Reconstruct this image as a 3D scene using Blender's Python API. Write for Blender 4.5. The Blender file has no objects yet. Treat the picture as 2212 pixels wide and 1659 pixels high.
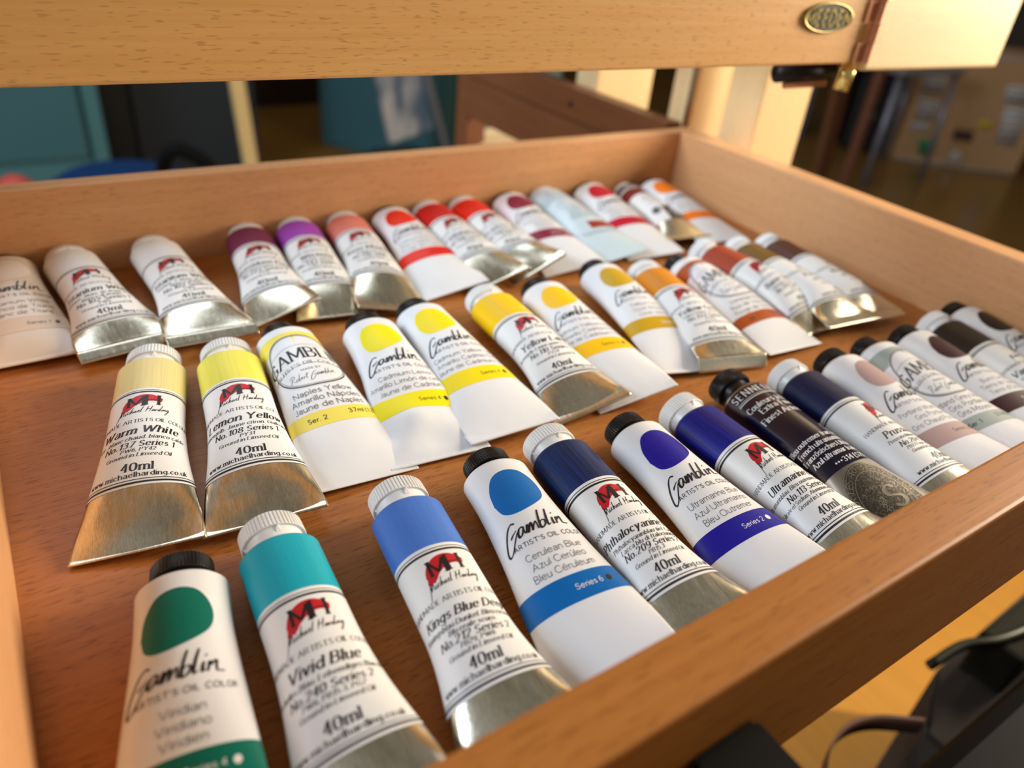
import bpy, bmesh, math, random
import numpy as np
from mathutils import Vector, Matrix
sc = bpy.context.scene
C = bpy.context.collection
random.seed(3)

# ---------------------------------------------------------------- camera, world, light, exposure
cd = bpy.data.cameras.new('camera'); cam = bpy.data.objects.new('camera', cd); C.objects.link(cam)
sc.camera = cam
R_ = (0.83549746, -0.54214632, 0.08956208); U_ = (0.23172169, 0.49540656, 0.8371842); D_ = (0.49824598, 0.67871179, -0.53953799)
m = Matrix(((R_[0], U_[0], -D_[0]), (R_[1], U_[1], -D_[1]), (R_[2], U_[2], -D_[2]))).to_4x4()
m.translation = Vector((0.02562635, -0.06545778, 0.17592405)); cam.matrix_world = m
cd.sensor_fit = 'HORIZONTAL'; cd.sensor_width = 9.8; cd.lens = 1611.73 / 2212 * 9.8
cd.clip_start = 0.005; cd.clip_end = 50
cd.dof.use_dof = True; cd.dof.focus_distance = 0.250; cd.dof.aperture_fstop = 1.9

w = bpy.data.worlds.new('world'); sc.world = w; w.use_nodes = True
bg = w.node_tree.nodes['Background']; wn, wl = w.node_tree.nodes, w.node_tree.links     # noise-made bright and dim patches, added for ambient light and reflections
wt = wn.new('ShaderNodeTexCoord'); wz = wn.new('ShaderNodeTexNoise'); wz.inputs['Scale'].default_value = 1.7; wz.inputs['Detail'].default_value = 2.0
wr = wn.new('ShaderNodeValToRGB'); wr.color_ramp.elements[0].position = 0.38; wr.color_ramp.elements[1].position = 0.62
wr.color_ramp.elements[0].color = (0.42, 0.37, 0.28, 1); wr.color_ramp.elements[1].color = (1.0, 0.97, 0.91, 1)
wl.new(wt.outputs['Generated'], wz.inputs['Vector']); wl.new(wz.outputs['Fac'], wr.inputs['Fac']); wl.new(wr.outputs['Color'], bg.inputs[0]); bg.inputs[1].default_value = 0.33

def area(name, loc, target, sx, sy, power, col, spread=180):
    d = bpy.data.lights.new(name, 'AREA'); d.shape = 'RECTANGLE'; d.size = sx; d.size_y = sy; d.energy = power; d.color = col
    d.spread = math.radians(spread)
    o = bpy.data.objects.new(name, d); C.objects.link(o); o.location = loc
    o.rotation_euler = (Vector(target) - Vector(loc)).to_track_quat('-Z', 'Y').to_euler(); return o
area('daylight_window_left', (-1.6, 0.62, 0.92), (0.3, 0.2, 0.0), 1.1, 0.9, 52, (0.72, 0.86, 1.0))
area('daylight_window_rear', (0.2, 1.9, 2.0), (0.25, 0.3, 0.0), 1.6, 1.0, 17, (0.82, 0.91, 1.0))
area('daylight_window_right', (1.25, -0.08, 0.38), (0.4, 0.2, 0.1), 0.34, 0.5, 24, (1.0, 0.86, 0.68))
sp = bpy.data.lights.new('sunbeam', 'SPOT'); sp.energy = 1150; sp.color = (1.0, 0.82, 0.52); sp.spot_size = math.radians(13); sp.spot_blend = 0.3; sp.shadow_soft_size = 0.02
so = bpy.data.objects.new('sunbeam', sp); C.objects.link(so); so.location = (3.0, -1.6, 1.3)
so.rotation_euler = (Vector((1.0, 0.12, -0.72)) - so.location).to_track_quat('-Z', 'Y').to_euler()
sc.view_settings.view_transform = 'Standard'; sc.view_settings.look = 'None'
sc.view_settings.exposure = 0.0; sc.view_settings.gamma = 1.0; sc.view_settings.use_curve_mapping = False

# ---------------------------------------------------------------- materials
def lin(c):
    f = lambda v: v / 12.92 if v <= 0.04045 else ((v + 0.055) / 1.055) ** 2.4
    return (f(c[0] / 255), f(c[1] / 255), f(c[2] / 255), 1)
MATS = {}
def mat(name, rgb, rough=0.45, metal=0.0, spec=0.5, coat=0.0):
    if name in MATS: return MATS[name]
    m = bpy.data.materials.new(name); m.use_nodes = True; b = m.node_tree.nodes['Principled BSDF']
    b.inputs['Base Color'].default_value = lin(rgb); b.inputs['Roughness'].default_value = rough
    b.inputs['Metallic'].default_value = metal; b.inputs['Specular IOR Level'].default_value = spec
    b.inputs['Coat Weight'].default_value = coat; b.inputs['Coat Roughness'].default_value = 0.15
    MATS[name] = m; return m
def nodes(m): return m.node_tree.nodes, m.node_tree.links, m.node_tree.nodes['Principled BSDF']
def noise(m, scale, s=1.0, detail=3.0, rough=0.5, coord='Object'):
    n, l, b = nodes(m)
    tc = n.new('ShaderNodeTexCoord'); mp = n.new('ShaderNodeMapping'); mp.inputs['Scale'].default_value = scale
    nz = n.new('ShaderNodeTexNoise'); nz.inputs['Scale'].default_value = s; nz.inputs['Detail'].default_value = detail; nz.inputs['Roughness'].default_value = rough
    l.new(tc.outputs[coord], mp.inputs['Vector']); l.new(mp.outputs['Vector'], nz.inputs['Vector']); return nz.outputs['Fac']
def ramp(m, fac, a, b_, ca=(0, 0, 0, 1), cb=(1, 1, 1, 1)):
    n, l, b = nodes(m); r = n.new('ShaderNodeValToRGB'); r.color_ramp.elements[0].position = a; r.color_ramp.elements[1].position = b_
    r.color_ramp.elements[0].color = ca; r.color_ramp.elements[1].color = cb; l.new(fac, r.inputs['Fac']); return r.outputs['Color']
def mix(m, fac, a, b_, mode='MIX'):
    n, l, b = nodes(m); x = n.new('ShaderNodeMix'); x.data_type = 'RGBA'; x.blend_type = mode
    for i, v in ((0, fac), (6, a), (7, b_)):
        if isinstance(v, (int, float, tuple)): x.inputs[i].default_value = v
        else: l.new(v, x.inputs[i])
    return x.outputs[2]
def bump(m, fac, strength, dist):
    n, l, b = nodes(m); bp = n.new('ShaderNodeBump'); bp.inputs['Strength'].default_value = strength; bp.inputs['Distance'].default_value = dist
    l.new(fac, bp.inputs['Height']); l.new(bp.outputs['Normal'], b.inputs['Normal'])
def wood(name, rgb, dark, axis='x', fleck=0.55, rough=0.42, fl=0.62):
    if name in MATS: return MATS[name]
    m = mat(name, rgb, rough); n, l, b = nodes(m)
    def sc3(al, ac, ac2=None):
        ac2 = ac2 or ac
        return {'x': (al, ac, ac2), 'y': (ac, al, ac2), 'z': (ac, ac2, al)}[axis]
    g = noise(m, sc3(9, 420), 1, 4, 0.6)
    base = mix(m, ramp(m, g, 0.3, 0.75), lin(rgb), lin(dark))
    big = noise(m, sc3(5, 34), 1, 2, 0.5)
    c2 = tuple(v * 0.80 for v in lin(rgb)[:3]) + (1,)
    base = mix(m, ramp(m, big, 0.35, 0.7), base, mix(m, 0.5, base, c2))
    f = noise(m, sc3(170, 1500), 1, 1, 0.4)
    fk = ramp(m, f, fl, fl + 0.05)
    k = n.new('ShaderNodeMath'); k.operation = 'MULTIPLY'; k.inputs[1].default_value = fleck; l.new(fk, k.inputs[0])
    fc = tuple(v * 0.42 for v in lin(dark)[:3]) + (1,)
    l.new(mix(m, k.outputs[0], base, fc), b.inputs['Base Color'])
    bump(m, g, 0.12, 0.0004)
    b.inputs['Coat Weight'].default_value = 0.0; b.inputs['Specular IOR Level'].default_value = 0.28
    return m
W_FLOOR = wood('beech_drawer_bottom', (188, 122, 62), (164, 98, 44), 'x', 0.55, 0.40, 0.60)
W_SIDE = wood('beech_side', (218, 166, 118), (204, 148, 98), 'x', 0.30)
W_SIDEY = wood('beech_side_lengthwise', (218, 166, 118), (206, 150, 100), 'y', 0.25)
W_RAIL = wood('beech_front_rail', (172, 108, 46), (156, 92, 34), 'x', 0.40)
W_BOARD = wood('beech_tray_board', (232, 180, 114), (218, 158, 88), 'x', 0.40)
W_POST = wood('beech_post', (236, 206, 156), (224, 190, 136), 'z', 0.15)
W_DARK = wood('brown_stained_wood', (120, 72, 42), (98, 56, 32), 'y', 0.2)

def foil():
    m = mat('bare_aluminium_foil', (214, 210, 200), 0.20, 1.0); n, l, b = nodes(m)
    g = noise(m, (3600, 26, 1200), 1, 2, 0.6); bump(m, g, 0.12, 0.0003)
    l.new(mix(m, ramp(m, g, 0.35, 0.68), lin((236, 230, 212)), lin((206, 198, 176))), b.inputs['Base Color'])
    gl = noise(m, (700, 20, 300), 1, 2); r = n.new('ShaderNodeMapRange'); r.inputs['To Min'].default_value = 0.12; r.inputs['To Max'].default_value = 0.34
    l.new(gl, r.inputs['Value']); l.new(r.outputs[0], b.inputs['Roughness']); return m
FOIL = foil()
WHITE = mat('white_enamelled_foil', (232, 233, 236), 0.32, 0, 0.4, 0.1)
def wb():
    g = noise(WHITE, (90, 60, 90), 1, 2, 0.5); bump(WHITE, g, 0.25, 0.0012)
wb()
PAPER = mat('white_paper_label', (236, 236, 235), 0.42)
CAPW = mat('white_plastic', (236, 236, 234), 0.32); CAPB = mat('black_plastic', (17, 17, 18), 0.30)
INK = mat('black_ink', (24, 23, 30), 0.45); RED = mat('red_ink', (196, 26, 40), 0.45); GREYINK = mat('dark_grey_ink', (88, 84, 84), 0.5)
WINK = mat('white_ink', (232, 232, 232), 0.45); PINK = mat('pale_blue_ink', (120, 140, 150), 0.5)
def brushed(name, rgb, rgb2=None):
    if name in MATS: return MATS[name]
    m = mat(name, rgb, 0.42, 0, 0.35, 0.05); g = noise(m, (3400, 26, 1200), 1, 3, 0.7)
    n, l, b = nodes(m); d = lin(rgb2 or tuple(int(v * 0.94) for v in rgb))
    l.new(mix(m, ramp(m, g, 0.42, 0.68), lin(rgb), d), b.inputs['Base Color']); bump(m, g, 0.25, 0.0003); return m

# ---------------------------------------------------------------- mesh helpers
def link(name, verts, faces, mats, parent=None, midx=None, smooth=True, loc=(0, 0, 0)):
    me = bpy.data.meshes.new(name); me.from_pydata([tuple(v) for v in verts], [], faces)
    for mm in (mats if isinstance(mats, (list, tuple)) else [mats]): me.materials.append(mm)
    if midx is not None: me.polygons.foreach_set('material_index', midx)
    me.polygons.foreach_set('use_smooth', [smooth] * len(me.polygons)); me.update()
    o = bpy.data.objects.new(name, me); C.objects.link(o); o.parent = parent; o.location = loc; return o
def empty(name, label, cat, loc=(0, 0, 0), rz=0, group=None):
    o = bpy.data.objects.new(name, None); C.objects.link(o); o.empty_display_size = 0.01
    o.location = loc; o.rotation_euler = (0, 0, rz); o['label'] = label; o['category'] = cat
    if group: o['group'] = group
    return o
def tag(o, label, cat, group=None):
    o['label'] = label; o['category'] = cat
    if group: o['group'] = group
    return o
def from_bm(name, bm, mats, parent=None, smooth=False):
    me = bpy.data.meshes.new(name); bm.to_mesh(me); bm.free()
    for mm in (mats if isinstance(mats, (list, tuple)) else [mats]): me.materials.append(mm)
    me.polygons.foreach_set('use_smooth', [smooth] * len(me.polygons))
    o = bpy.data.objects.new(name, me); C.objects.link(o); o.parent = parent; return o
def boxbm(x0, y0, z0, x1, y1, z1, bev=0.0008, seg=2, bm=None):
    b = bmesh.new()
    vs = [b.verts.new((x, y, z)) for x in (x0, x1) for y in (y0, y1) for z in (z0, z1)]
    for f in ((0, 1, 3, 2), (4, 6, 7, 5), (0, 4, 5, 1), (2, 3, 7, 6), (0, 2, 6, 4), (1, 5, 7, 3)): b.faces.new([vs[i] for i in f])
    bmesh.ops.recalc_face_normals(b, faces=b.faces)
    if bev: bmesh.ops.bevel(b, geom=list(b.edges), offset=bev, segments=seg, affect='EDGES', profile=0.5)
    if bm is None: return b
    me = bpy.data.meshes.new('t'); b.to_mesh(me); bm.from_mesh(me); bpy.data.meshes.remove(me); b.free(); return bm
def box(name, x0, y0, z0, x1, y1, z1, mt, parent=None, bev=0.0008):
    return from_bm(name, boxbm(min(x0, x1), min(y0, y1), min(z0, z1), max(x0, x1), max(y0, y1), max(z0, z1), bev), mt, parent)
def tube_along(pts, rad, seg=14):
    pts = [Vector(p) for p in pts]; V = []; F = []
    rads = rad if isinstance(rad, (list, tuple)) else [rad] * len(pts)
    for i, p in enumerate(pts):
        t = (pts[min(i + 1, len(pts) - 1)] - pts[max(i - 1, 0)]).normalized()
        a = Vector((0, 0, 1)) if abs(t.z) < 0.9 else Vector((1, 0, 0)); n1 = t.cross(a).normalized(); n2 = t.cross(n1)
        for k in range(seg):
            q = 2 * math.pi * k / seg; V.append(p + rads[i] * (math.cos(q) * n1 + math.sin(q) * n2))
    for i in range(len(pts) - 1):
        for k in range(seg):
            a, b = i * seg + k, i * seg + (k + 1) % seg; F.append((a, b, b + seg, a + seg))
    F.append(tuple(range(seg))[::-1]); F.append(tuple(range((len(pts) - 1) * seg, len(pts) * seg))); return V, F
def spline(pts, n=8):
    P = [np.array(p, float) for p in pts]
    if len(P) < 3: return P
    out = []
    for i in range(len(P) - 1):
        p0 = P[i - 1] if i else 2 * P[0] - P[1]; p1, p2 = P[i], P[i + 1]; p3 = P[i + 2] if i + 2 < len(P) else 2 * P[-1] - P[-2]
        for k in range(n):
            t = k / n; out.append(0.5 * ((2 * p1) + (-p0 + p2) * t + (2 * p0 - 5 * p1 + 4 * p2 - p3) * t * t + (-p0 + 3 * p1 - 3 * p2 + p3) * t ** 3))
    out.append(P[-1]); return out

# ---------------------------------------------------------------- stroke lettering
GL = {
'A': (9, 'l0,0 4.5,10|l4.5,10 9,0|l1.6,3.5 7.4,3.5'), 'B': (6.6, 'l0,0 0,10|c0,10 4,9.9 6,7.7 4,5.3 0,5.3|c0,5.3 4.5,5.3 6.8,2.7 4.5,.1 0,0'),
'C': (8, 'c8,8.2 5.5,10 2,9 .2,5 2,1 5.5,0 8,1.8'), 'D': (8, 'l0,0 0,10|c0,10 4,9.8 7.3,7.8 8,5 7.3,2.2 4,.2 0,0'),
'E': (6, 'l0,0 0,10|l0,10 6,10|l0,5.2 5.2,5.2|l0,0 6,0'), 'F': (6, 'l0,0 0,10|l0,10 6,10|l0,5.2 5,5.2'),
'G': (8.2, 'c8,8.2 5.5,10 2,9 .2,5 2,1 5.5,0 8.2,1.5|l8.2,1.2 8.2,4.8|l5.2,4.8 8.2,4.8'), 'H': (8, 'l0,0 0,10|l8,0 8,10|l0,5.2 8,5.2'),
'I': (0, 'l0,0 0,10'), 'J': (4, 'l4,10 4,3|c4,3 3.5,.5 1.5,0 0,.8'), 'K': (7.3, 'l0,0 0,10|l7,10 0,4.4|l2.3,6 7.3,0'), 'L': (6, 'l0,10 0,0|l0,0 6,0'),
'M': (10, 'l0,0 0,10|l0,10 5,1.5|l5,1.5 10,10|l10,10 10,0'), 'N': (8, 'l0,0 0,10|l0,10 8,0|l8,0 8,10'),
'O': (9, 'c4.5,10 1,8.6 0,5 1,1.4 4.5,0 8,1.4 9,5 8,8.6 4.5,10'), 'P': (6.4, 'l0,0 0,10|c0,10 4,9.9 6.3,7.4 4,4.9 0,4.8'),
'R': (7, 'l0,0 0,10|c0,10 4,9.9 6.3,7.4 4,4.9 0,4.8|l3.3,4.8 7.2,0'), 'S': (6.3, 'c6,8.4 3.5,10 .8,8.6 1,6.2 3.3,5.1 6,3.7 5.8,1.2 3.2,0 .2,1.7'),
'T': (8, 'l0,10 8,10|l4,10 4,0'), 'U': (8, 'l0,10 0,3.6|c0,3.6 1,.9 4,0 7,.9 8,3.6|l8,3.6 8,10'), 'V': (9, 'l0,10 4.5,0|l4.5,0 9,10'),
'W': (13, 'l0,10 3.4,0|l3.4,0 6.5,9.4|l6.5,9.4 9.6,0|l9.6,0 13,10'), 'X': (8, 'l0,10 8,0|l8,10 0,0'), 'Y': (8, 'l0,10 4,5|l8,10 4,5|l4,5 4,0'),
'Z': (7, 'l0,10 7,10|l7,10 0,0|l0,0 7,0'),
'a': (5.2, 'c.4,5.5 2.6,6.7 4.6,5.8 5.1,4|l5.1,4 5.1,0|c5.1,4 2,3.6 .2,1.8 1.8,0 4,.5 5.1,2'), 'b': (5.8, 'l0,0 0,10|c0,4.5 2.9,6.7 5.8,3.4 2.9,-.1 0,1.8'),
'c': (5, 'c5,5.3 2.8,6.7 .2,4.8 .2,2 2.8,0 5,1.2'), 'd': (5.8, 'l5.8,0 5.8,10|c5.8,4.8 2.9,6.7 0,3.4 2.9,-.1 5.8,1.8'),
'e': (5.5, 'l.3,3.6 5.5,3.6|c5.5,3.6 4.8,6 2.8,6.7 .6,5.6 0,3.3 .8,.9 3,0 5.4,1.2'), 'f': (3.4, 'c3.9,9.8 2.3,9.8 1.5,8.4|l1.5,8.4 1.5,0|l0,6.5 3.4,6.5'),
'g': (5.8, 'c5.8,4.8 2.9,6.7 0,3.4 2.9,.2 5.8,2|l5.8,6.6 5.8,-.5|c5.8,-.5 5,-2.8 2.8,-3.2 .3,-2.4'), 'h': (5.3, 'l0,0 0,10|c0,4.5 2.4,6.7 4.8,5.8 5.3,4|l5.3,4 5.3,0'),
'i': (0, 'l0,0 0,6.6|l0,8.6 0,9.7'), 'j': (1, 'l1,6.6 1,-1|c1,-1 .6,-2.8 -1,-3'), 'k': (5, 'l0,0 0,10|l4.7,6.6 0,2.6|l1.6,4 5,0'), 'l': (0, 'l0,0 0,10'),
'm': (8.8, 'l0,0 0,6.6|c0,4.8 2.1,6.7 4,5.8 4.4,4|l4.4,4 4.4,0|c4.4,4.8 6.5,6.7 8.4,5.8 8.8,4|l8.8,4 8.8,0'), 'n': (5.3, 'l0,0 0,6.6|c0,4.5 2.4,6.7 4.8,5.8 5.3,4|l5.3,4 5.3,0'),
'o': (5.8, 'c2.9,6.7 .6,5.6 0,3.3 .6,1 2.9,-.1 5.2,1 5.8,3.3 5.2,5.6 2.9,6.7'), 'p': (5.8, 'l0,-3 0,6.6|c0,4.8 2.9,6.7 5.8,3.3 2.9,-.1 0,1.8'),
'q': (5.8, 'l5.8,-3 5.8,6.6|c5.8,4.8 2.9,6.7 0,3.3 2.9,-.1 5.8,1.8'), 'r': (3.2, 'l0,0 0,6.6|c0,4.3 1.4,6.3 3.3,6.2'),
's': (4.2, 'c4,5.6 2.3,6.7 .4,5.6 .6,4.2 3.4,2.9 4.2,1.6 2.3,0 0,1'), 't': (3.4, 'l1.4,8.8 1.4,1.6|c1.4,1.6 2,.1 3.6,.4|l0,6.5 3.4,6.5'),
'u': (5.3, 'l0,6.6 0,2.6|c0,2.6 .5,.6 2.6,-.1 4.6,.9 5.3,2.6|l5.3,6.6 5.3,0'), 'v': (5.4, 'l0,6.6 2.7,0|l2.7,0 5.4,6.6'), 'w': (8.4, 'l0,6.6 2.1,0|l2.1,0 4.2,6.2|l4.2,6.2 6.3,0|l6.3,0 8.4,6.6'),
'x': (5, 'l0,6.6 5,0|l5,6.6 0,0'), 'y': (5.4, 'l0,6.6 2.7,0|l5.4,6.6 1.4,-3'), 'z': (4.6, 'l0,6.6 4.6,6.6|l4.6,6.6 0,0|l0,0 4.6,0'),
'0': (6, 'c3,10 .7,8.6 0,5 .7,1.4 3,0 5.3,1.4 6,5 5.3,8.6 3,10'), '1': (3, 'l.2,8 3,10|l3,10 3,0'), '2': (6, 'c.3,7.8 1,9.6 3,10 5.3,9 5.3,6.4 2.8,3 0,0|l0,0 6,0'),
'3': (6, 'c.4,8.6 2.8,10 5.2,8.8 5,6.4 2.4,5.4 5.3,4.4 5.8,1.6 3,0 .1,1.4'), '4': (5.6, 'l4.6,0 4.6,10|l4.6,10 0,3|l0,3 6.4,3'), '5': (5.8, 'l5.2,10 1,10|l1,10 .6,5.4|c.6,5.4 3.2,6.4 5.7,4.5 5.3,1.2 2.6,0 0,1.2'),
'6': (6, 'c5.2,9.3 3,10 .8,7.6 0,4 .8,1 3,0 5.6,1.4 5.6,4.6 3,6 .4,4.2'), '7': (6, 'l0,10 6,10|l6,10 2,0'), '8': (6, 'c3,10 .8,9 .8,6.6 3,5.3 5.8,3.7 5.6,1 3,0 .4,1 .2,3.7 3,5.3 5.2,6.6 5.2,9 3,10'),
'9': (6, 'c.8,.7 3,0 5.2,2.4 6,6 5.2,9 3,10 .4,8.6 .4,5.4 3,4 5.6,5.8'), '.': (.6, 'l.3,0 .3,1.1'), ',': (.6, 'l.5,1 0,-1.6'), "'": (.4, 'l.3,10 .1,7.4'),
'(': (2, 'c2,11 .2,8 0,4.5 .2,1 2,-2'), ')': (2, 'c0,11 1.8,8 2,4.5 1.8,1 0,-2'), '*': (3.4, 'l0,4 3.4,6|l0,6 3.4,4|l1.7,3.4 1.7,6.6'), '-': (3, 'l0,4 3,4'), '/': (4, 'l0,-1 4,10'),
}
ACC = {'é': ('e', 'l2.2,8 4.2,9.8'), 'á': ('a', 'l2.2,8 4.2,9.8'), 'ó': ('o', 'l2.4,8 4.4,9.8'), 'í': ('I', ''), 'ú': ('u', 'l2.2,8 4.2,9.8'), 'ö': ('o', 'l1.6,8.2 1.6,9.4|l4.2,8.2 4.2,9.4'), 'à': ('a', 'l3.6,8 1.6,9.8')}
_GC = {}
def glyph(ch):
    if ch in _GC: return _GC[ch]
    if ch in ACC:
        b, ex = ACC[ch]; wd, src = GL[b]
        if ch == 'í': wd, src = 0, 'l0,0 0,6.6|l0,8 1.4,9.8'
        elif ex: src += '|' + ex
    elif ch in GL: wd, src = GL[ch]
    else: wd, src = 3.5, ''
    st = []
    for s in src.split('|'):
        if not s: continue
        pts = [tuple(float(v) for v in q.split(',')) for q in s[1:].split()]
        st.append((s[0], np.array(spline(pts, 4) if s[0] == 'c' else pts)))
    _GC[ch] = (wd, st); return _GC[ch]
def stroke_quads(P, wf, closed_tol=0.05):
    """ribbon about polyline P; wf(direction, t) gives the half width"""
    P = np.asarray(P, float); n = len(P); d = np.diff(P, axis=0); ln = np.linalg.norm(d, axis=1); keep = np.r_[True, ln > 1e-6]; P = P[keep]; n = len(P)
    if n < 2: return np.zeros((0, 2)), []
    d = np.diff(P, axis=0); d /= np.linalg.norm(d, axis=1)[:, None]
    t = np.vstack([d[:1], d[:-1] + d[1:], d[-1:]]); 
    if np.linalg.norm(P[0] - P[-1]) < closed_tol: t[0] = t[-1] = d[0] + d[-1]
    t /= np.maximum(np.linalg.norm(t, axis=1)[:, None], 1e-6)
    nn = np.c_[-t[:, 1], t[:, 0]]; W = np.array([wf(t[i], i / (n - 1)) for i in range(n)])[:, None]
    V = np.empty((2 * n, 2)); V[0::2] = P + nn * W; V[1::2] = P - nn * W
    return V, [(2 * i, 2 * i + 1, 2 * i + 3, 2 * i + 2) for i in range(n - 1)]
def across(V, F, m):
    n = len(V) // 2; W = np.array([V[0::2] + (V[1::2] - V[0::2]) * k / (m - 1) for k in range(m)]).transpose(1, 0, 2).reshape(-1, 2)
    return W, [(i * m + k, i * m + k + 1, i * m + m + k + 1, i * m + m + k) for i in range(n - 1) for k in range(m - 1)]
def text2d(txt, size, style='sans', weight=1.0, slant=0.0, align='c', track=0.0, squeeze=1.0):
    """letter outlines in mm; x to the right, y up, baseline 0"""
    k = size / 10.0; x = 0.0; VV = []; FF = []; n = 0
    for ch in txt:
        if ch == ' ': x += (3.6 + track) * squeeze; continue
        wd, st = glyph(ch)
        if style == 'serif':
            wf = lambda t, q: 0.5 * weight * (0.42 + 0.95 * abs(t[1]) ** 1.5)
        else:
            wf = lambda t, q: 0.5 * weight
        segs = list(st)
        if style == 'serif' and ch not in ".,'()*-/":
            for kind, P in st:
                if kind != 'l': continue
                dx, dy = P[1] - P[0]
                if abs(dy) < 3.5: continue
                for e in (P[0], P[1]):
                    if min(abs(e[1] - v) for v in (0, 10, 6.6, -3)) < 0.05 and not (ch in 'AMNVWvw' and (e[1] == (10 if ch == 'A' else 0)) and ch not in 'MN'):
                        if ch == 'u' and e[1] == 6.6 or ch in 'nmhr' and e[1] == 6.6 or ch in 'bdhkl' and e[1] == 10: segs.append(('s', np.array([(e[0] - 1.7, e[1] - 0.5), (e[0], e[1])])))
                        else: segs.append(('s', np.array([(e[0] - 1.5, e[1]), (e[0] + 1.5, e[1])])))
        for kind, P in segs:
            P = P.copy()
            if len(P) == 2 and size > 2.2:
                q_ = max(2, int(np.linalg.norm(P[1] - P[0]) * k / 0.7) + 1); P = P[0] + (P[1] - P[0]) * np.linspace(0, 1, q_)[:, None]
            V, F = stroke_quads(P, (lambda t, q: 0.24 * weight) if kind == 's' else wf)
            if not len(V): continue
            V[:, 0] = (V[:, 0]) * squeeze + x + V[:, 1] * slant
            VV.append(V); FF += [tuple(i + n for i in f) for f in F]; n += len(V)
        x += (wd + (2.5 if style == 'serif' else 2.0) + 0.45 * weight + track - (0.9 if ch in 'rtfT' else 0)) * squeeze
    if not VV: return np.zeros((0, 2)), []
    V = np.vstack(VV); wdt = x - 2.4 * squeeze
    if align == 'c': V[:, 0] -= wdt / 2
    if align == 'r': V[:, 0] -= wdt
    return V * k, FF

# ---------------------------------------------------------------- the tube surface
def _ell():
    b = np.linspace(0, 1, 60); a = []
    for bb in b:
        lo, hi = 0.9, 1.7
        for _ in range(40):
            mid = (lo + hi) / 2; h = ((mid - bb) / (mid + bb)) ** 2; P = math.pi * (mid + bb) * (1 + 3 * h / (10 + math.sqrt(4 - 3 * h)))
            if P > 2 * math.pi: hi = mid
            else: lo = mid
        a.append(lo)
    return b, np.array(a)
EB, EA = _ell()
class Tube:
    def __init__(s, r=12.3, L=87, s0=8, pw=1.15, zt=6, tw=0, amp=0.0, seed=0, roll=0.0, sq=0.0):
        s.r, s.L, s.s0, s.pw, s.zt, s.tw, s.amp, s.seed, s.roll, s.sq = r, L, s0, pw, zt, math.radians(tw), amp, seed, roll, sq
        rg = np.random.default_rng(seed); s.ph = rg.uniform(0, 6.28, 12)
    def raw(s, u, y):
        t = np.clip((y - s.s0) / (s.L - s.s0), 0, 1); B = np.maximum(s.r * (1 - t ** s.pw), 0.28)
        B = B * (1 - s.sq * np.clip(y / 30, 0, 1)); A = np.interp(B / s.r, EB, EA) * s.r; w_ = t ** 3
        ph = (u / s.r + s.roll); ph = (ph + math.pi) % (2 * math.pi) - math.pi
        tri = np.where(np.abs(ph) < math.pi / 2, ph / (math.pi / 2), np.sign(ph) * (2 - np.abs(ph) / (math.pi / 2)))
        rr = np.where(y < 0, 1.0, 1.0)
        x = A * ((1 - w_) * np.sin(ph) + w_ * tri); z = B * np.cos(ph)
        if s.amp:
            e = s.amp * np.clip(y / 12, 0, 1) * (0.35 + t) * np.clip((s.L - y) / 12, 0.15, 1); p = s.ph
            dd = np.sin(y / 5.3 + u / 4.1 + p[0]) + np.sin(y / 3.6 - u / 6.5 + p[1]) + 0.8 * np.sin(u / 3.1 + y / 11 + p[2]) + 0.9 * np.sin(y / 8 + p[3]) * np.cos(u / 5 + p[4])
            dd = np.sign(dd) * np.abs(dd) ** 1.3 * 0.35
            z = z + e * dd * (z > 0) * np.clip(z / 2, 0, 1) ; x = x - np.abs(e) * 0.3 * dd * np.sin(ph)
        zc = s.r * (1 - t ** min(s.pw, 1.6)) + s.zt * t ** min(s.pw, 1.6); a = s.tw * t
        X = x * np.cos(a) - z * np.sin(a); Z = x * np.sin(a) + z * np.cos(a) + zc
        return np.stack([X, -y, Z], -1)
    def P(s, u, y, off=0.0):
        u = np.asarray(u, float); y = np.asarray(y, float)
        p = s.raw(u, y)
        if off:
            h = 0.15; du = s.raw(u + h, y) - s.raw(u - h, y); dy = s.raw(u, y + h) - s.raw(u, y - h)
            n = np.cross(dy, du); n /= np.maximum(np.linalg.norm(n, axis=-1, keepdims=True), 1e-9); p = p + n * off
        return p * 0.001
class MB:
    def __init__(s): s.v = []; s.f = []; s.m = []; s.n = 0; s.mats = []
    def mi(s, mt):
        if mt not in s.mats: s.mats.append(mt)
        return s.mats.index(mt)
    def add(s, V, F, mt):
        if len(V) == 0: return
        i = s.mi(mt); s.v.append(np.asarray(V)); s.f += [tuple(int(q) + s.n for q in f) for f in F]; s.m += [i] * len(F); s.n += len(V)
    def build(s, name, parent): return link(name, np.vstack(s.v), s.f, s.mats, parent, s.m)
def grid(T, mb, mt, y0, y1, ny, off, u0=None, u1=None, nu=72, edge=None):
    full = u0 is None
    if full: us = np.linspace(-math.pi * T.r, math.pi * T.r, nu + 1)[:-1]; k = nu
    else: us = np.linspace(u0, u1, nu); k = nu
    ys = np.linspace(y0, y1, ny); U, Y = np.meshgrid(us, ys)
    if edge is not None: Y = Y + edge(U, Y)
    V = T.P(U.ravel(), Y.ravel(), off); F = []
    for j in range(ny - 1):
        for i in range(k if full else k - 1):
            a, b = j * k + i, j * k + (i + 1) % k; F.append((a, a + k, b + k, b))
    mb.add(V, F, mt)
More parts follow.
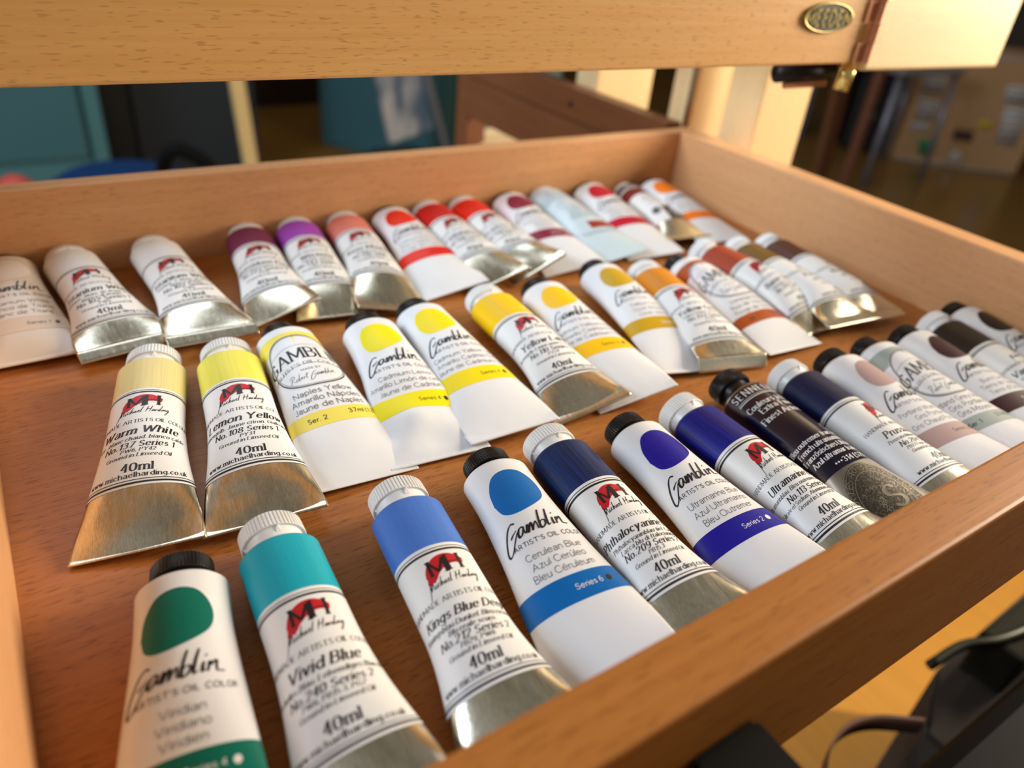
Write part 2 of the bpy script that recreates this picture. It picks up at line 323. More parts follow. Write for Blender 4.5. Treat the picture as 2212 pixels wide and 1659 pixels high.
def lathe(T, mb, mt, prof, nu=48, close=None):
    """prof: list of (y, radius) about the axis z=r"""
    V = []; F = []
    for y, rr in prof:
        for k in range(nu):
            a = 2 * math.pi * k / nu; V.append((rr * math.sin(a), -y, T.r + rr * math.cos(a)))
    for j in range(len(prof) - 1):
        for k in range(nu):
            a, b = j * nu + k, j * nu + (k + 1) % nu; F.append((a, a + nu, b + nu, b))
    if close: F.append(tuple(range(nu)) if close == 'first' else tuple(range((len(prof) - 1) * nu, len(prof) * nu))[::-1])
    mb.add(np.array(V) * 0.001, F, mt)
def put(T, mb, VF, mt, uc, yc, off=0.22, rot=0.0):
    """print a flat mm drawing centred on (uc, yc) of the tube; drawing up is toward the cap"""
    V, F = VF
    if len(V) == 0: return
    x, y = V[:, 0], V[:, 1]
    if rot: c, s_ = math.cos(rot), math.sin(rot); x, y = x * c - y * s_, x * s_ + y * c
    F = [f for f in F]
    mb.add(T.P(uc + x, yc - y * 1.10, off), F, mt)
def blob(fn, rings=10, seg=56):
    V = [(0, 0)]; F = []
    for j in range(1, rings + 1):
        for k in range(seg):
            a = 2 * math.pi * k / seg; rx, ry = fn(a); V.append((rx * j / rings, ry * j / rings))
    for k in range(seg): F.append((0, 1 + k, 1 + (k + 1) % seg))
    for j in range(rings - 1):
        for k in range(seg):
            a, b = 1 + j * seg + k, 1 + j * seg + (k + 1) % seg; F.append((a, a + seg, b + seg, b))
    return np.array(V, float), F
def ring2(rx, ry, w, seg=90, ex=2.0, cy=0.0):
    V = []; F = []
    for k in range(seg):
        a = 2 * math.pi * k / seg; c, s_ = math.cos(a), math.sin(a)
        cx = abs(c) ** (2 / ex) * (1 if c >= 0 else -1); sx = abs(s_) ** (2 / ex) * (1 if s_ >= 0 else -1)
        V += [(rx * cx, ry * sx + cy), ((rx - w) * cx, (ry - w) * sx + cy)]
    for k in range(seg): a, b = 2 * k, 2 * ((k + 1) % seg); F.append((a, a + 1, b + 1, b))
    return np.array(V), F
def hand(strokes, scale, wmax, wmin=0.35, slant=0.0):
    VV = []; FF = []; n = 0
    for st in strokes:
        P = np.array(spline(st, 7)) * scale; P[:, 0] += P[:, 1] * slant
        V, F = stroke_quads(P, lambda t, q: 0.5 * wmax * (wmin + (1 - wmin) * abs(t[1] * 0.8 - t[0] * 0.35)) * (0.55 + 0.45 * math.sin(math.pi * min(1, q * 1.15 + 0.1))))
        VV.append(V); FF += [tuple(i + n for i in f) for f in F]; n += len(V)
    return np.vstack(VV), FF
# brush-script word on the enamelled tubes: G a m b l i n
SCRIPT = [
 [(4.8, 7.2), (3.0, 7.6), (1.0, 6.0), (-.9, 2.8), (-2.2, -.6), (-2.5, -2.8), (-1.4, -3.6), (.5, -2.4), (2.4, .2), (3.8, 2.2), (4.8, 3.4), (5.2, 2.6), (4.4, 1.6)],
 [(1.2, 2.2), (2.6, 3.3), (4.6, 4.4)], [(7.4, 4.6), (6, 4.4), (5, 2.6), (5.2, 1.2), (6.4, 1.6), (7.4, 3.4), (7.7, 4.4), (7.6, 2.4), (8.2, 1.4)],
 [(8.2, 1.4), (8.9, 3.4), (9.3, 4.4), (9.3, 2.6), (9.2, 1.4), (10, 3.4), (10.9, 4.6), (11.1, 3), (11, 1.4), (11.8, 3.2), (12.8, 4.6), (13.1, 3), (13.2, 1.5), (13.9, 1.7)],
 [(15.3, 9.2), (14.6, 6), (14.2, 3), (14.3, 1.4), (15.4, 1.3), (16.5, 2.7), (16.4, 4.1), (15.2, 4.2), (14.5, 3.2)],
 [(18.6, 9), (17.8, 5.6), (17.4, 2.6), (17.7, 1.4), (18.6, 2)], [(20.1, 4.6), (19.8, 2.8), (19.9, 1.5), (20.6, 2)], [(20.6, 6.3), (20.9, 6.9)],
 [(21.3, 1.4), (21.6, 3.2), (21.8, 4.4), (22.2, 3.4), (23.2, 4.6), (23.9, 4.4), (23.9, 2.8), (24.1, 1.5), (25, 1.4), (26.4, 1.2)]]
SIGN = [  # pen signature under the red mark
 [(0, -3), (.8, 1), (1.6, 6), (2, 7), (2, 4), (2.1, 2.6), (3.2, 5.4), (4, 7), (4, 4.4), (4.3, 2.6), (5, 3.6)], [(5.6, 5), (5.4, 3.2), (5.9, 2.8), (6.5, 3.6)], [(8.3, 5), (7.2, 5), (6.9, 3.6), (7.7, 3), (8.6, 3.8)],
 [(9.8, 9), (9.2, 6), (8.9, 3), (9.7, 5), (10.3, 5), (10.3, 3.2), (11, 3.2)], [(12.6, 5), (11.5, 4.8), (11.4, 3.4), (12.4, 4), (12.8, 5), (12.8, 3.3), (13.4, 3.4)], [(13.8, 4.2), (14.7, 5), (14.2, 5.4), (13.9, 4.2), (14.6, 3.2), (15.4, 4)], [(16.6, 9), (16, 6), (15.8, 3.4), (16.6, 3.6)],
 [(20, 8.6), (19.6, 5.6), (19.2, 2.8)], [(22.6, 9), (22, 6), (21.8, 3)], [(19, 5.4), (21, 6), (23, 6.4)], [(24.6, 5), (23.6, 4.8), (23.5, 3.4), (24.4, 4), (24.8, 5), (24.9, 3.3), (25.6, 4)], [(25.7, 5), (25.8, 3.4), (26.2, 4.8), (27, 5)],
 [(28.6, 5), (27.6, 4.8), (27.5, 3.6), (28.4, 3.8), (29.6, 9), (28.8, 5), (28.9, 3.2), (29.6, 3.8)], [(30.2, 5), (30, 3.4), (30.6, 3.6)], [(30.9, 3.2), (31.2, 5), (31.6, 4.2), (32.4, 5), (32.5, 3.4), (33.2, 3.8)],
 [(34.8, 5), (33.8, 5), (33.6, 3.7), (34.5, 3.8), (34.9, 5), (34.5, 1.6), (33.6, -.6), (33, 0), (34.4, 2.4), (36, 3.6)]]
def ribs_cap(name, mt, prof_ribs, prof, zr, nrib=52, notch=False):
    """screw cap: ribbed skirt plus turned profile, axis at height zr (mm)"""
    mb = MB(); T = Tube(r=zr)
    nu = nrib * 4; V = []; F = []
    for y, rr, dep in prof_ribs:
        for k in range(nu):
            a = 2 * math.pi * k / nu; q = rr - (dep if k % 4 in (0, 1) else 0); V.append((q * math.sin(a), -y, zr + q * math.cos(a)))
    nr = len(prof_ribs)
    for j in range(nr - 1):
        for k in range(nu):
            a, b = j * nu + k, j * nu + (k + 1) % nu; F.append((a, a + nu, b + nu, b))
    F.append(tuple(range(nu)))
    mb.add(np.array(V) * 0.001, F, mt); lathe(T, mb, mt, prof, 48)
    if notch:
        for k in range(4):
            a = k * math.pi / 2 + 0.15
            def q(y, rr, da): return (rr * math.sin(a + da), -y, zr + rr * math.cos(a + da))
            V = [q(-4.2, 8.4, -.09), q(-4.2, 8.4, .09), q(-6.1, 9.9, 0), q(-6.1, 8.5, -.09), q(-6.1, 8.5, .09)]
            mb.add(np.array(V) * 0.001, [(0, 1, 2), (0, 2, 3), (1, 4, 2)], mt)
    me_v = np.vstack(mb.v); me = bpy.data.meshes.new(name); me.from_pydata([tuple(v) for v in me_v], [], mb.f); me.materials.append(mt)
    fl = [len(f) <= 4 for f in mb.f]; me.polygons.foreach_set('use_smooth', fl); me.update()
    try: me.set_sharp_from_angle(angle=math.radians(38))
    except Exception: pass
    return me
RM, RG = 12.3, 12.7
CAPS = {
 'mh': ribs_cap('cap', CAPW, [(-12.6, 9.0, 0), (-12.3, 9.7, .1), (-11.8, 10.1, .45), (-7.2, 10.2, .45), (-6.3, 10.2, .3), (-6.1, 9.9, 0)], [(-6.1, 9.9), (-6.1, 8.9), (-5.2, 8.5), (-2.7, 8.0), (-2.5, 6.5)], RM, 54, True),
 'gb': ribs_cap('cap', CAPB, [(-10.4, 7.9, 0), (-10.1, 8.6, .1), (-9.6, 8.9, .45), (-5.0, 9.0, .45), (-4.5, 8.8, .2), (-4.4, 8.4, 0)], [(-4.4, 8.4), (-4.3, 7.2), (-1.9, 7.0), (-1.7, 5.5)], RG, 50),
 'tall': ribs_cap('cap', CAPB, [(-14, 8.3, 0), (-13.7, 9.0, .1), (-13.2, 9.4, .35), (-7.6, 9.5, .35), (-7.0, 9.3, .2), (-6.8, 8.8, 0)], [(-6.8, 8.8), (-6.6, 6.8), (-3.2, 6.4), (-3.0, 5)], RG, 60),
 'small': ribs_cap('cap', CAPW, [(-11.4, 6.6, 0), (-11.1, 7.2, .1), (-10.6, 7.4, .4), (-5.0, 7.6, .4), (-4.6, 7.4, .2), (-4.5, 7.0, 0)], [(-4.5, 7.0), (-4.3, 6.0), (-1.8, 5.8), (-1.6, 5)], 10.5, 44),
 'smallb': ribs_cap('cap', CAPB, [(-11.4, 6.6, 0), (-11.1, 7.2, .1), (-10.6, 7.4, .4), (-5.0, 7.6, .4), (-4.6, 7.4, .2), (-4.5, 7.0, 0)], [(-4.5, 7.0), (-4.3, 6.0), (-1.8, 5.8), (-1.6, 5)], RG, 44),
}
def cap_obj(kind, root, spin=0.0):
    o = bpy.data.objects.new('cap', CAPS[kind]); C.objects.link(o); o.parent = root; k = 0.82 / ZS
    o.scale = (1, 0.72 if root['n_'] <= 14 else 1.0, k); o.location = (0, 0, -(k - 1) * {'mh': RM, 'small': 10.5}.get(kind, RG) * 0.001); return o
def crimp(T, root, mt, length=5.0, thick=1.1, lean=0.0, emboss=False, ridged=False, skew=0.0):
    """the folded strip that closes the tail"""
    hw = math.pi * T.r / 2 * 0.995; nx, ny = 90, 8; V = []; F = []
    a = T.tw; zc = T.zt; ca, sa = math.cos(a), math.sin(a)
    rnd = np.random.default_rng(T.seed + 5)
    def pos(x, q, h):
        yy = q; hh = h
        if lean: c, s_ = math.cos(lean), math.sin(lean); yy, hh = q * c - h * s_, q * s_ + h * c
        yl = -(T.L - (0.0 if lean else length)) - yy + skew * x
        return (x * ca - hh * sa, yl, x * sa + hh * ca + zc)
    for side in (1, -1):
        for j in range(ny):
            for i in range(nx):
                x = -hw + 2 * hw * i / (nx - 1); q = length * j / (ny - 1); h = side * thick / 2 * (1.0 if 0 < j < ny - 1 else 0.75) * (1 if 0 < i < nx - 1 else .8)
                if emboss and side > 0 and 1 < j < ny - 2 and abs(x) < hw * .72: h += 0.30 * (1 if (i // 3) % 3 == 0 else 0)
                if ridged and side > 0 and 0 < j < ny - 1: h += 0.14 * (j % 3 == 1) + 0.05 * rnd.random()
                V.append(pos(x, q, h))
    n = nx * ny
    for j in range(ny - 1):
        for i in range(nx - 1):
            a0 = j * nx + i; F.append((a0, a0 + nx, a0 + nx + 1, a0 + 1)); b0 = n + a0; F.append((b0, b0 + 1, b0 + nx + 1, b0 + nx))
    for i in range(nx - 1):
        F.append((i, i + 1, n + i + 1, n + i)); e = (ny - 1) * nx; F.append((e + i, n + e + i, n + e + i + 1, e + i + 1))
    for j in range(ny - 1):
        a0 = j * nx; F.append((a0, n + a0, n + a0 + nx, a0 + nx)); b0 = a0 + nx - 1; F.append((b0, b0 + nx, n + b0 + nx, n + b0))
    V = np.array(V); 
    low = V[:, 2].min()
    if low < 0.1: V[:, 2] += 0.1 - low
    return link('crimped_end', V * 0.001, F, [mt], root)

TUBES = []
def root_at(n, x, y, rz, label, group):
    x, y, rz = POSE[n][:3]
    o = empty('paint_tube', label, 'paint tube', (x * 0.001, y * 0.001, 0.0), math.radians(rz), group); TUBES.append(o); o.scale = (0.95 if n > 27 else 1.0, 1.0, ZS); o['n_'] = n; return o
SHOULD = [(-0.0, 1.0), (-0.5, .985), (-1.6, .90), (-2.4, .80), (-2.6, .70), (-2.7, .45), (-5.0, .42)]
def body_base(T, mb, mt, neckmat=None):
    grid(T, mb, mt, 0, T.L - 0.3, 70, 0.0)
    lathe(T, mb, mt, [(y, q * T.r) for y, q in SHOULD][::-1], 72)

def mh_tube(pose, band, name, sub, no, pig, label, group, T=None, sub2=None, cr=None, uc=0.0, blank=False, plain_band=False, logo=True, lab=(21.3, 68.2), rgb2=None):
    x, y, rz = pose; T = T or Tube(r=RM)
    root = root_at(T.seed, x, y, rz, label, group)
    mb = MB(); body_base(T, mb, FOIL); mb.build('tube_body', root)
    l0, l1 = lab
    if not plain_band:
        mb = MB(); bm_ = brushed('band_paint_%d_%d_%d' % band, band, rgb2)
        lathe(T, mb, bm_, [(y_ , q * T.r + 0.14) for y_, q in SHOULD[:4]][::-1], 72); grid(T, mb, bm_, 0, l0 + 0.6, 16, 0.12); mb.build('paint_band', root)
    mb = MB()
    if plain_band: lathe(T, mb, PAPER, [(y_ , q * T.r + 0.14) for y_, q in SHOULD[:4]][::-1], 72); grid(T, mb, PAPER, 0, l0, 12, 0.12)
    grid(T, mb, PAPER, l0, l1, 44, 0.16)
    f = lambda v: v
    for a, b in ((22.5, 22.8), (23.4, 24.2), (65.8, 66.1), (66.7, 67.4)): grid(T, mb, INK, f(a), f(b), 2, 0.22)
    if not blank:
        # red brush mark
        if logo:
            for i, (dx, dy, w_) in enumerate(((0, 0, 2.3), (-.3, -.9, 1.6), (.2, .7, 1.2), (-.8, -1.5, .7), (-.5, -2.2, .45))):
                st = [[(-6 + dx, -3.2 + dy), (-4.4 + dx, -.6 + dy), (-1.5, 1.3 + dy * .8), (2, 1.7 + dy * .6), (5.6, .4 + dy * .3)]] if i < 3 else [[(-6.4 + dx, -3.6 - .3 * i), (-5 + dx, -1.8), (-3.4, -.2)]]
                P = np.array(spline(st[0], 6)); V, F = stroke_quads(P, lambda t, q, w_=w_: w_ * (0.35 + 0.65 * math.sin(math.pi * min(1, .18 + q * .8)))); V, F = across(V, F, 7); put(T, mb, (V, F), RED, uc + .4, f(29.6), 0.205 + 0.003 * i)
            put(T, mb, text2d('M', 4.8, 'serif', 1.5, 0, 'c'), INK, uc - 2.2, f(32.2), 0.27); put(T, mb, text2d('H', 5.0, 'serif', 1.5, 0, 'c'), INK, uc + 3.1, f(31.8), 0.27)
            put(T, mb, (np.array([(-5.5, 0), (5.2, .45), (5.2, .6), (-5.5, .15)]), [(0, 1, 2, 3)]), RED, uc, f(32.9), 0.25)
        V, F = hand(SIGN, 0.47, 0.34, 0.6, 0.22); V[:, 0] -= 8.2; put(T, mb, (V, F), INK, uc, f(37.6), 0.24, 0.05)
        put(T, mb, text2d('HANDMADE ARTISTS OIL COLOURS', 1.5, 'serif', 1.2, 0.05), INK, uc, f(41.4), 0.24)
        put(T, mb, text2d(name, 2.9 if len(name) < 15 else 2.5, 'serif', 1.75, 0.22), INK, uc, f(46.8), 0.24)
        yy = 49.6; put(T, mb, text2d(sub, 1.4, 'serif', 1.45, 0.25), INK, uc, f(yy), 0.24)
        if sub2: yy += 2.1; put(T, mb, text2d(sub2, 1.4, 'serif', 1.45, 0.25), INK, uc, f(yy), 0.24)
        put(T, mb, text2d(no, 2.05, 'serif', 1.6, 0.22), INK, uc, f(yy + (3.2 if not sub2 else 2.7)), 0.24)
        put(T, mb, text2d(pig, 1.25, 'serif', 1.4, 0.25), INK, uc, f(yy + (5.2 if not sub2 else 4.5)), 0.24)
        put(T, mb, text2d('Ground in Linseed Oil', 1.3, 'serif', 1.4, 0.25), INK, uc, f(yy + (7.3 if not sub2 else 6.4)), 0.24)
        put(T, mb, text2d('40ml', 2.7, 'serif', 1.6, 0.05), INK, uc, f(62.5), 0.24)
        put(T, mb, text2d('www.michaelharding.co.uk', 1.6, 'serif', 1.55, 0.0), INK, uc, f(64.9), 0.24)
    mb.build('label', root); cap_obj('mh', root)
    cr = cr or {}; crimp(T, root, cr.pop('mat', FOIL), **cr); return root
def g_tube(pose, rgb, lines, series, dark, label, group, T=None, cr=None, uc=0.0, band=None, cap='gb', bodymat=None, dot=True, sw=True):
    x, y, rz = pose; T = T or Tube(r=RG); root = root_at(T.seed, x, y, rz, label, group); wm = bodymat or WHITE
    mb = MB(); body_base(T, mb, wm); pm = mat('printed_colour_%d_%d_%d' % rgb, rgb, 0.40, 0, 0.3, 0.0)
    EG = spline([(-8.3, -2.6), (-7.8, 2.2), (-4.8, 6.4), (0, 7.8), (4.8, 6.7), (8, 3.0), (8.9, -.8), (7.4, -4.2), (3, -6.7), (-2.4, -7.7), (-6.4, -6.4), (-8.3, -2.6)], 5)[:-1]; nE = len(EG)
    eg = lambda a: tuple(EG[int(round(a / (2 * math.pi) * nE)) % nE])
    if sw: put(T, mb, blob(lambda a: (eg(a)[0] * 1.12, eg(a)[1] * 1.12), 10, nE), pm, uc - 0.9, 14.9, 0.12)
    V, F = hand(SCRIPT, 0.80, 0.95, 0.42, 0.10); V[:, 0] -= 10.4; put(T, mb, (V, F), INK, uc, 33.8, 0.16, 0.03)
    put(T, mb, text2d("ARTIST'S OIL COLOR", 1.5, 'sans', 1.25, 0, 'c', .9), INK, uc + 2.2, 36.9, 0.16)
    for i, ln in enumerate(lines): put(T, mb, text2d(ln, 2.1, 'sans', 0.8, 0, 'c', -.1), GREYINK, uc + 1.2, 42.0 + 3.7 * i, 0.16)
    grid(T, mb, pm, 51.2, 59.8, 12, 0.12)
    ik = WINK if dark is True else INK
    put(T, mb, text2d(series, 1.6, 'sans', 1.2, 0, 'l'), WINK if dark else INK, uc + 1.0, 56.4, 0.17)
    if dot: put(T, mb, blob(lambda a: (1.0 * math.cos(a), 1.0 * math.sin(a)), 2, 20), ik, uc + 11.2, 55.6, 0.17)
    mb.build('tube_body', root); cap_obj(cap, root); crimp(T, root, wm, **(cr or {})); return root
def old_tube(pose, rgb, lines, label, group, T=None, cr=None, uc=0.0, ser='Ser. 2'):
    x, y, rz = pose; T = T or Tube(r=RG); root = root_at(T.seed, x, y, rz, label, group)
    mb = MB(); body_base(T, mb, WHITE); pm = mat('printed_colour_%d_%d_%d' % rgb, rgb, 0.40, 0, 0.3, 0.0)
    grid(T, mb, pm, 4.5, 14, 8, 0.12)
    el = lambda ax, ay: blob(lambda a: (ax * math.copysign(abs(math.cos(a)) ** .8, math.cos(a)), ay * math.copysign(abs(math.sin(a)) ** .8, math.sin(a))), 12, 70)
    put(T, mb, el(15.2, 15.6), WHITE, uc, 24.5, 0.15)
    put(T, mb, ring2(14.8, 15.4, .55, 100, 2.5), INK, uc, 24.5, 0.2); put(T, mb, ring2(13.9, 14.5, .18, 100, 2.5), INK, uc, 24.5, 0.2)
    def arch(V): 
        V = V.copy(); V[:, 1] += 2.4 - 0.018 * V[:, 0] ** 2; return V
    V, F = text2d('GAMBLIN', 6.2, 'serif', 1.4, 0, 'c', 0, .78); put(T, mb, (arch(V), F), INK, uc, 27.2, 0.22)
    V, F = text2d("ARTIST'S OIL COLORS", 1.7, 'serif', 1.1, 0, 'c', 1.0); put(T, mb, (arch(V), F), INK, uc, 31.4, 0.22)
    put(T, mb, text2d('MADE BY', 1.0, 'sans', 1.3, 0, 'c', 1), INK, uc, 32.2, 0.22)
    for k_, yb in ((1, 16.4), (0, 29.2)):
        X = np.linspace(-13.2, 13.2, 14); Y_ = -0.018 * X ** 2 + (2.4 if k_ else 2.2); V, F = stroke_quads(np.c_[X, Y_], lambda t, q: .08); put(T, mb, (V, F), INK, uc, yb + 1.6, 0.22)
    rb = [[(0, 0), (.8, 3.6), (1.8, 8)], [(-.6, 6.6), (1.4, 9), (3.8, 8.4), (3.4, 5.8), (1.2, 4.6), (2.6, 3), (4.6, .6)], [(6.4, 3.6), (5.2, 3.2), (5.2, 1.4), (6.4, 1.4), (6.9, 3), (6.4, 3.6)], [(9, 9), (8, 5), (7.6, 1.4), (8.8, 1.2), (9.4, 2.8), (8, 3.6)], [(9.8, 2.4), (11, 3.4), (10.4, 4), (10, 2.4), (11.2, 1.2)], [(12, 1.4), (12.2, 3.6), (12.8, 3), (13.6, 3.6)], [(15.4, 7.6), (14.4, 3), (14.6, 1.3), (15.8, 1.6)], [(13.4, 5.4), (16.8, 6)]]
    V, F = hand(rb + [[(p[0] * .8 + 19.5, p[1] * .85 + .4) for p in q_] for q_ in SCRIPT], 0.42, 0.26, 0.6, 0.2); V[:, 0] -= 9.0; put(T, mb, (V, F), INK, uc, 37.0, 0.22, 0.08)
    for i, ln in enumerate(lines): put(T, mb, text2d(ln, 2.4, 'sans', 0.95, 0, 'c'), GREYINK, uc, 45.4 + 3.8 * i, 0.16)
    grid(T, mb, pm, 54.4, 61.4, 10, 0.12)
    put(T, mb, text2d(ser, 1.8, 'sans', 1.5, 0, 'l'), INK, uc - 9, 59.0, 0.17); put(T, mb, text2d('37ml (1.25oz)', 1.8, 'sans', 1.5, 0, 'l'), INK, uc + 4.2, 58.4, 0.17)
    mb.build('tube_body', root); cap_obj('smallb', root); crimp(T, root, WHITE, **(cr or {})); return root

# ---------------------------------------------------------------- the drawer
DW, DD, DH, DT = 0.4500, 0.3356, 0.045, 0.0163
FZ = -0.72
easel = empty('box_easel', 'beech artist easel holding an open drawer, with a raised board, hinged flap and upright legs', 'easel', (0.46, 0.36, FZ))
def ep(o): o.parent = easel; o.matrix_parent_inverse = Matrix.Translation(-easel.location); return o
drawer = ep(box('drawer', -0.006, -0.006, -0.006, DW + 0.006, DD + 0.006, 0.0, W_FLOOR, None, 0)); drawer['label'] = 'open shallow drawer with a darker orange-brown bottom'
def dpart(name, *a, mt=W_SIDE, bev=0.0012):
    o = box(name, *a, mt, None, bev); o.parent = drawer; return o
dpart('back_wall', -DT, DD, -0.0095, DW + DT, DD + 0.011, DH)
dpart('front_wall', -DT, -DT, -0.0095, DW + DT, 0, DH, mt=W_RAIL)
dpart('side_wall', -DT, 0, -0.0095, 0, DD, DH, mt=W_SIDEY)
dpart('side_wall', DW, 0, -0.0095, DW + DT, DD, DH, mt=W_SIDEY)

ZS = 0.70     # the tubes lie slightly flattened
POSE = {1: (14.0, 326.0, 1.0, 77.0, 3.0, 0.0), 2: (41.0, 326.2, 7.0, 79.5, 6.1, 0.1), 3: (79.1, 324.2, 3.3, 84.5, 7.3, -3.3), 4: (126.4, 326.2, -6.7, 85.1, 7.3, 19), 5: (153.6, 326.2, -8.1, 88.5, 2.7, -0.6), 6: (182.4, 326.2, -8.6, 90.0, 4.5, -11.8), 7: (211.9, 327.8, -3.8, 89.4, 4.0, 10.1), 8: (238.4, 326.2, -3.9, 90.1, 5.9, 16.4), 9: (263.7, 326.2, -3.6, 90.2, 8.1, 23.5), 10: (296.8, 327.8, -7.8, 90.4, 3.4, 8.2), 11: (326.8, 326.2, -4.6, 86.9, 4.2, 8.6), 12: (363.8, 327.8, -10.9, 92.0, 2.3, 4.9), 13: (396.1, 322.2, -10.7, 83.2, 6.6, 3.3), 14: (416, 318, -9, 86, 5, 0), 27: (54.1, 208.6, -14.4, 89.3, 2.6, 5.7), 26: (81.7, 202.6, -8.5, 88.4, 4.7, 3.7), 25: (107.6, 211.2, -1.2, 88.8, 1.7, -3.5), 24: (143.6, 204.7, -5.8, 83.2, 1.6, -0.0), 23: (170.6, 208.4, -2.3, 87.8, 4.4, 1.2), 22: (208.5, 204.8, -2.9, 85.7, 3.6, 9.4), 21: (239.4, 205.6, -7.7, 89.3, 4.1, 10.4), 20: (282.2, 212.6, -9.0, 88.2, 2.3, -5.7), 19: (307, 198, -12.7, 77, 7, -2), 18: (335.3, 201.0, -1.5, 82.4, 2.4, -3.0), 17: (365.2, 207.7, 3.5, 81.3, 1.6, -2.1), 16: (389.3, 203.2, -6.1, 79, 8, 0.0), 15: (413, 200, -8, 78, 7, 0), 28: (38.8, 93.5, -11.7, 86, 9, 16), 29: (66.1, 94.6, -3.5, 86, 9, 16), 30: (106.4, 92.4, -6.4, 86, 9, 16), 31: (141.4, 95.4, -7.7, 86, 9, 16), 32: (168.7, 94.3, -4.8, 86, 9, 16), 33: (201.5, 90.2, -3.9, 84, 9, 16), 34: (231.0, 87.7, 0.1, 84.7, 9, 16), 35: (263.8, 91.7, -4.3, 86, 9, 16), 36: (295.2, 86.8, -5.2, 83.8, 9, 16), 37: (325.1, 88.1, -9.2, 85.1, 9, 16), 38: (353.0, 88.2, -10.4, 85.2, 9, 16), 39: (383, 87.3, -12, 84.3, 9, 16), 40: (412, 86.7, -12, 83.7, 9, 16), 41: (437, 92, -12, 86, 9, 16)}
# rows: 1 = against the back wall, 2 = middle, 3 = against the front wall
G1, G2, G3 = 'paint tubes in the back row of the drawer', 'paint tubes in the middle row of the drawer', 'paint tubes in the front row of the drawer'
def TM(L=87, zt=6, tw=0, **k): _, _, _, L, zt, tw = POSE[k['seed']]; return Tube(r=RM, L=L, zt=zt / ZS, tw=tw / ZS, s0=k.pop('s0', 30), pw=k.pop('pw', 2.2), **k)
def TG(L=87, zt=5, tw=0, **k): _, _, _, L, zt, tw = POSE[k['seed']]; return Tube(r=RG, L=L, zt=zt / ZS, tw=tw / ZS, s0=k.pop('s0', 10), pw=k.pop('pw', 1.6), **k)
# back row
CLEARISH = mat('cream_enamelled_foil', (214, 200, 184), 0.25, 0, 0.5, 0.3)
g_tube((13.2, 316, 8), (222, 208, 194), ['Titanium White', 'Blanco de Titanio', 'Blanc de Titane'], 'Series 1', False, 'cream-white tube at the left end of the back row, cut by the photo edge', G1, TG(86, 3, 0, seed=1), uc=1.0, bodymat=CLEARISH)
mh_tube((39.8, 323, 7.6), (235, 235, 235), 'Titanium White', 'Titanweiß. Blanc de titane. Bianco', 'No.102 Series 1', 'PW6', 'white tube with white cap and bare metal tail, touching the leftmost cream tube', G1, TM(83.3, 8.3, -.3, seed=2, amp=.5), plain_band=True, sub2='Bianco di titanio', cr=dict(length=7, thick=1.6, lean=-.5))
mh_tube((77.2, 325.4, 4.9), (235, 235, 235), 'Titanium White', 'Titanweiß 2. Blanc de titane 2', 'No.102 Series 1', 'PW6', 'white tube with white cap and metal tail, standing alone left of the dark purple tube', G1, TM(85.6, 7.2, -3, seed=3, amp=.4), plain_band=True, sub2='Bianco titanio', cr=dict(length=7, thick=1.6, lean=-.5))
mh_tube((124.8, 326, -6.1), (112, 28, 72), 'Quinacridone Purple', 'Chinacridon Purpur. Pourpre', 'No.223 Series 2', 'PV19', 'tube with a dark plum band, first of the coloured tubes in the back row', G1, TM(84.6, 8.6, 20, seed=4), cr=dict(length=3, thick=1.2))
mh_tube((152.8, 325.4, -6.7), (160, 66, 182), 'Wisteria', 'Glyzinie. Glycine', 'No.243 Series 2', 'PW6, PV23', 'tube with a bright lilac purple band beside the plum one', G1, TM(86, 1.8, -.6, seed=5, amp=.35), cr=dict(length=3.5, thick=1.2))
mh_tube((180.3, 325.4, -7.2), (226, 128, 112), 'Rose Madder', 'Krapprosa. Rose', 'No.310 Series 3', 'PW6, PR101', 'tube with a salmon pink band between lilac and red tubes', G1, TM(88, 5.6, -12.4, seed=6, amp=.3), cr=dict(length=6, thick=1.1, lean=-.1, ridged=True))
g_tube((208, 325, -2.2), (232, 40, 14), ['Cadmium Red Light', 'Rojo Cadmio Claro', 'Rouge de Cadmium'], 'Series 4', False, 'white tube with a scarlet oval and scarlet stripe beside the salmon tube', G1, TG(87, 4.8, 11, seed=7))
mh_tube((234.2, 325.4, -1.2), (206, 12, 22), 'Cadmium Red', 'Kadmiumrot. Rouge', 'No.506 Series 5', 'PR108', 'metal-tailed tube with a deep red band right of the scarlet oval tube', G1, TM(87.5, 6.4, 16, seed=8), cr=dict(length=6, thick=1.4, ridged=True))
mh_tube((258.9, 325.4, .5), (232, 28, 6), 'Scarlet Lake', 'Scharlachlack. Laque', 'No.208 Series 2', 'PR188', 'metal-tailed tube with a bright orange-red band, creased at its lower end', G1, TM(87, 8.2, 21.8, seed=9, amp=.6), cr=dict(length=7, thick=1.6))
g_tube((291.1, 324.5, -4.8), (134, 22, 58), ['Alizarin Permanent', 'Alizarina', 'Alizarine'], 'Series 2', True, 'white tube with a maroon oval and maroon stripe in the back row', G1, TG(86, 3.8, 8.3, seed=10))
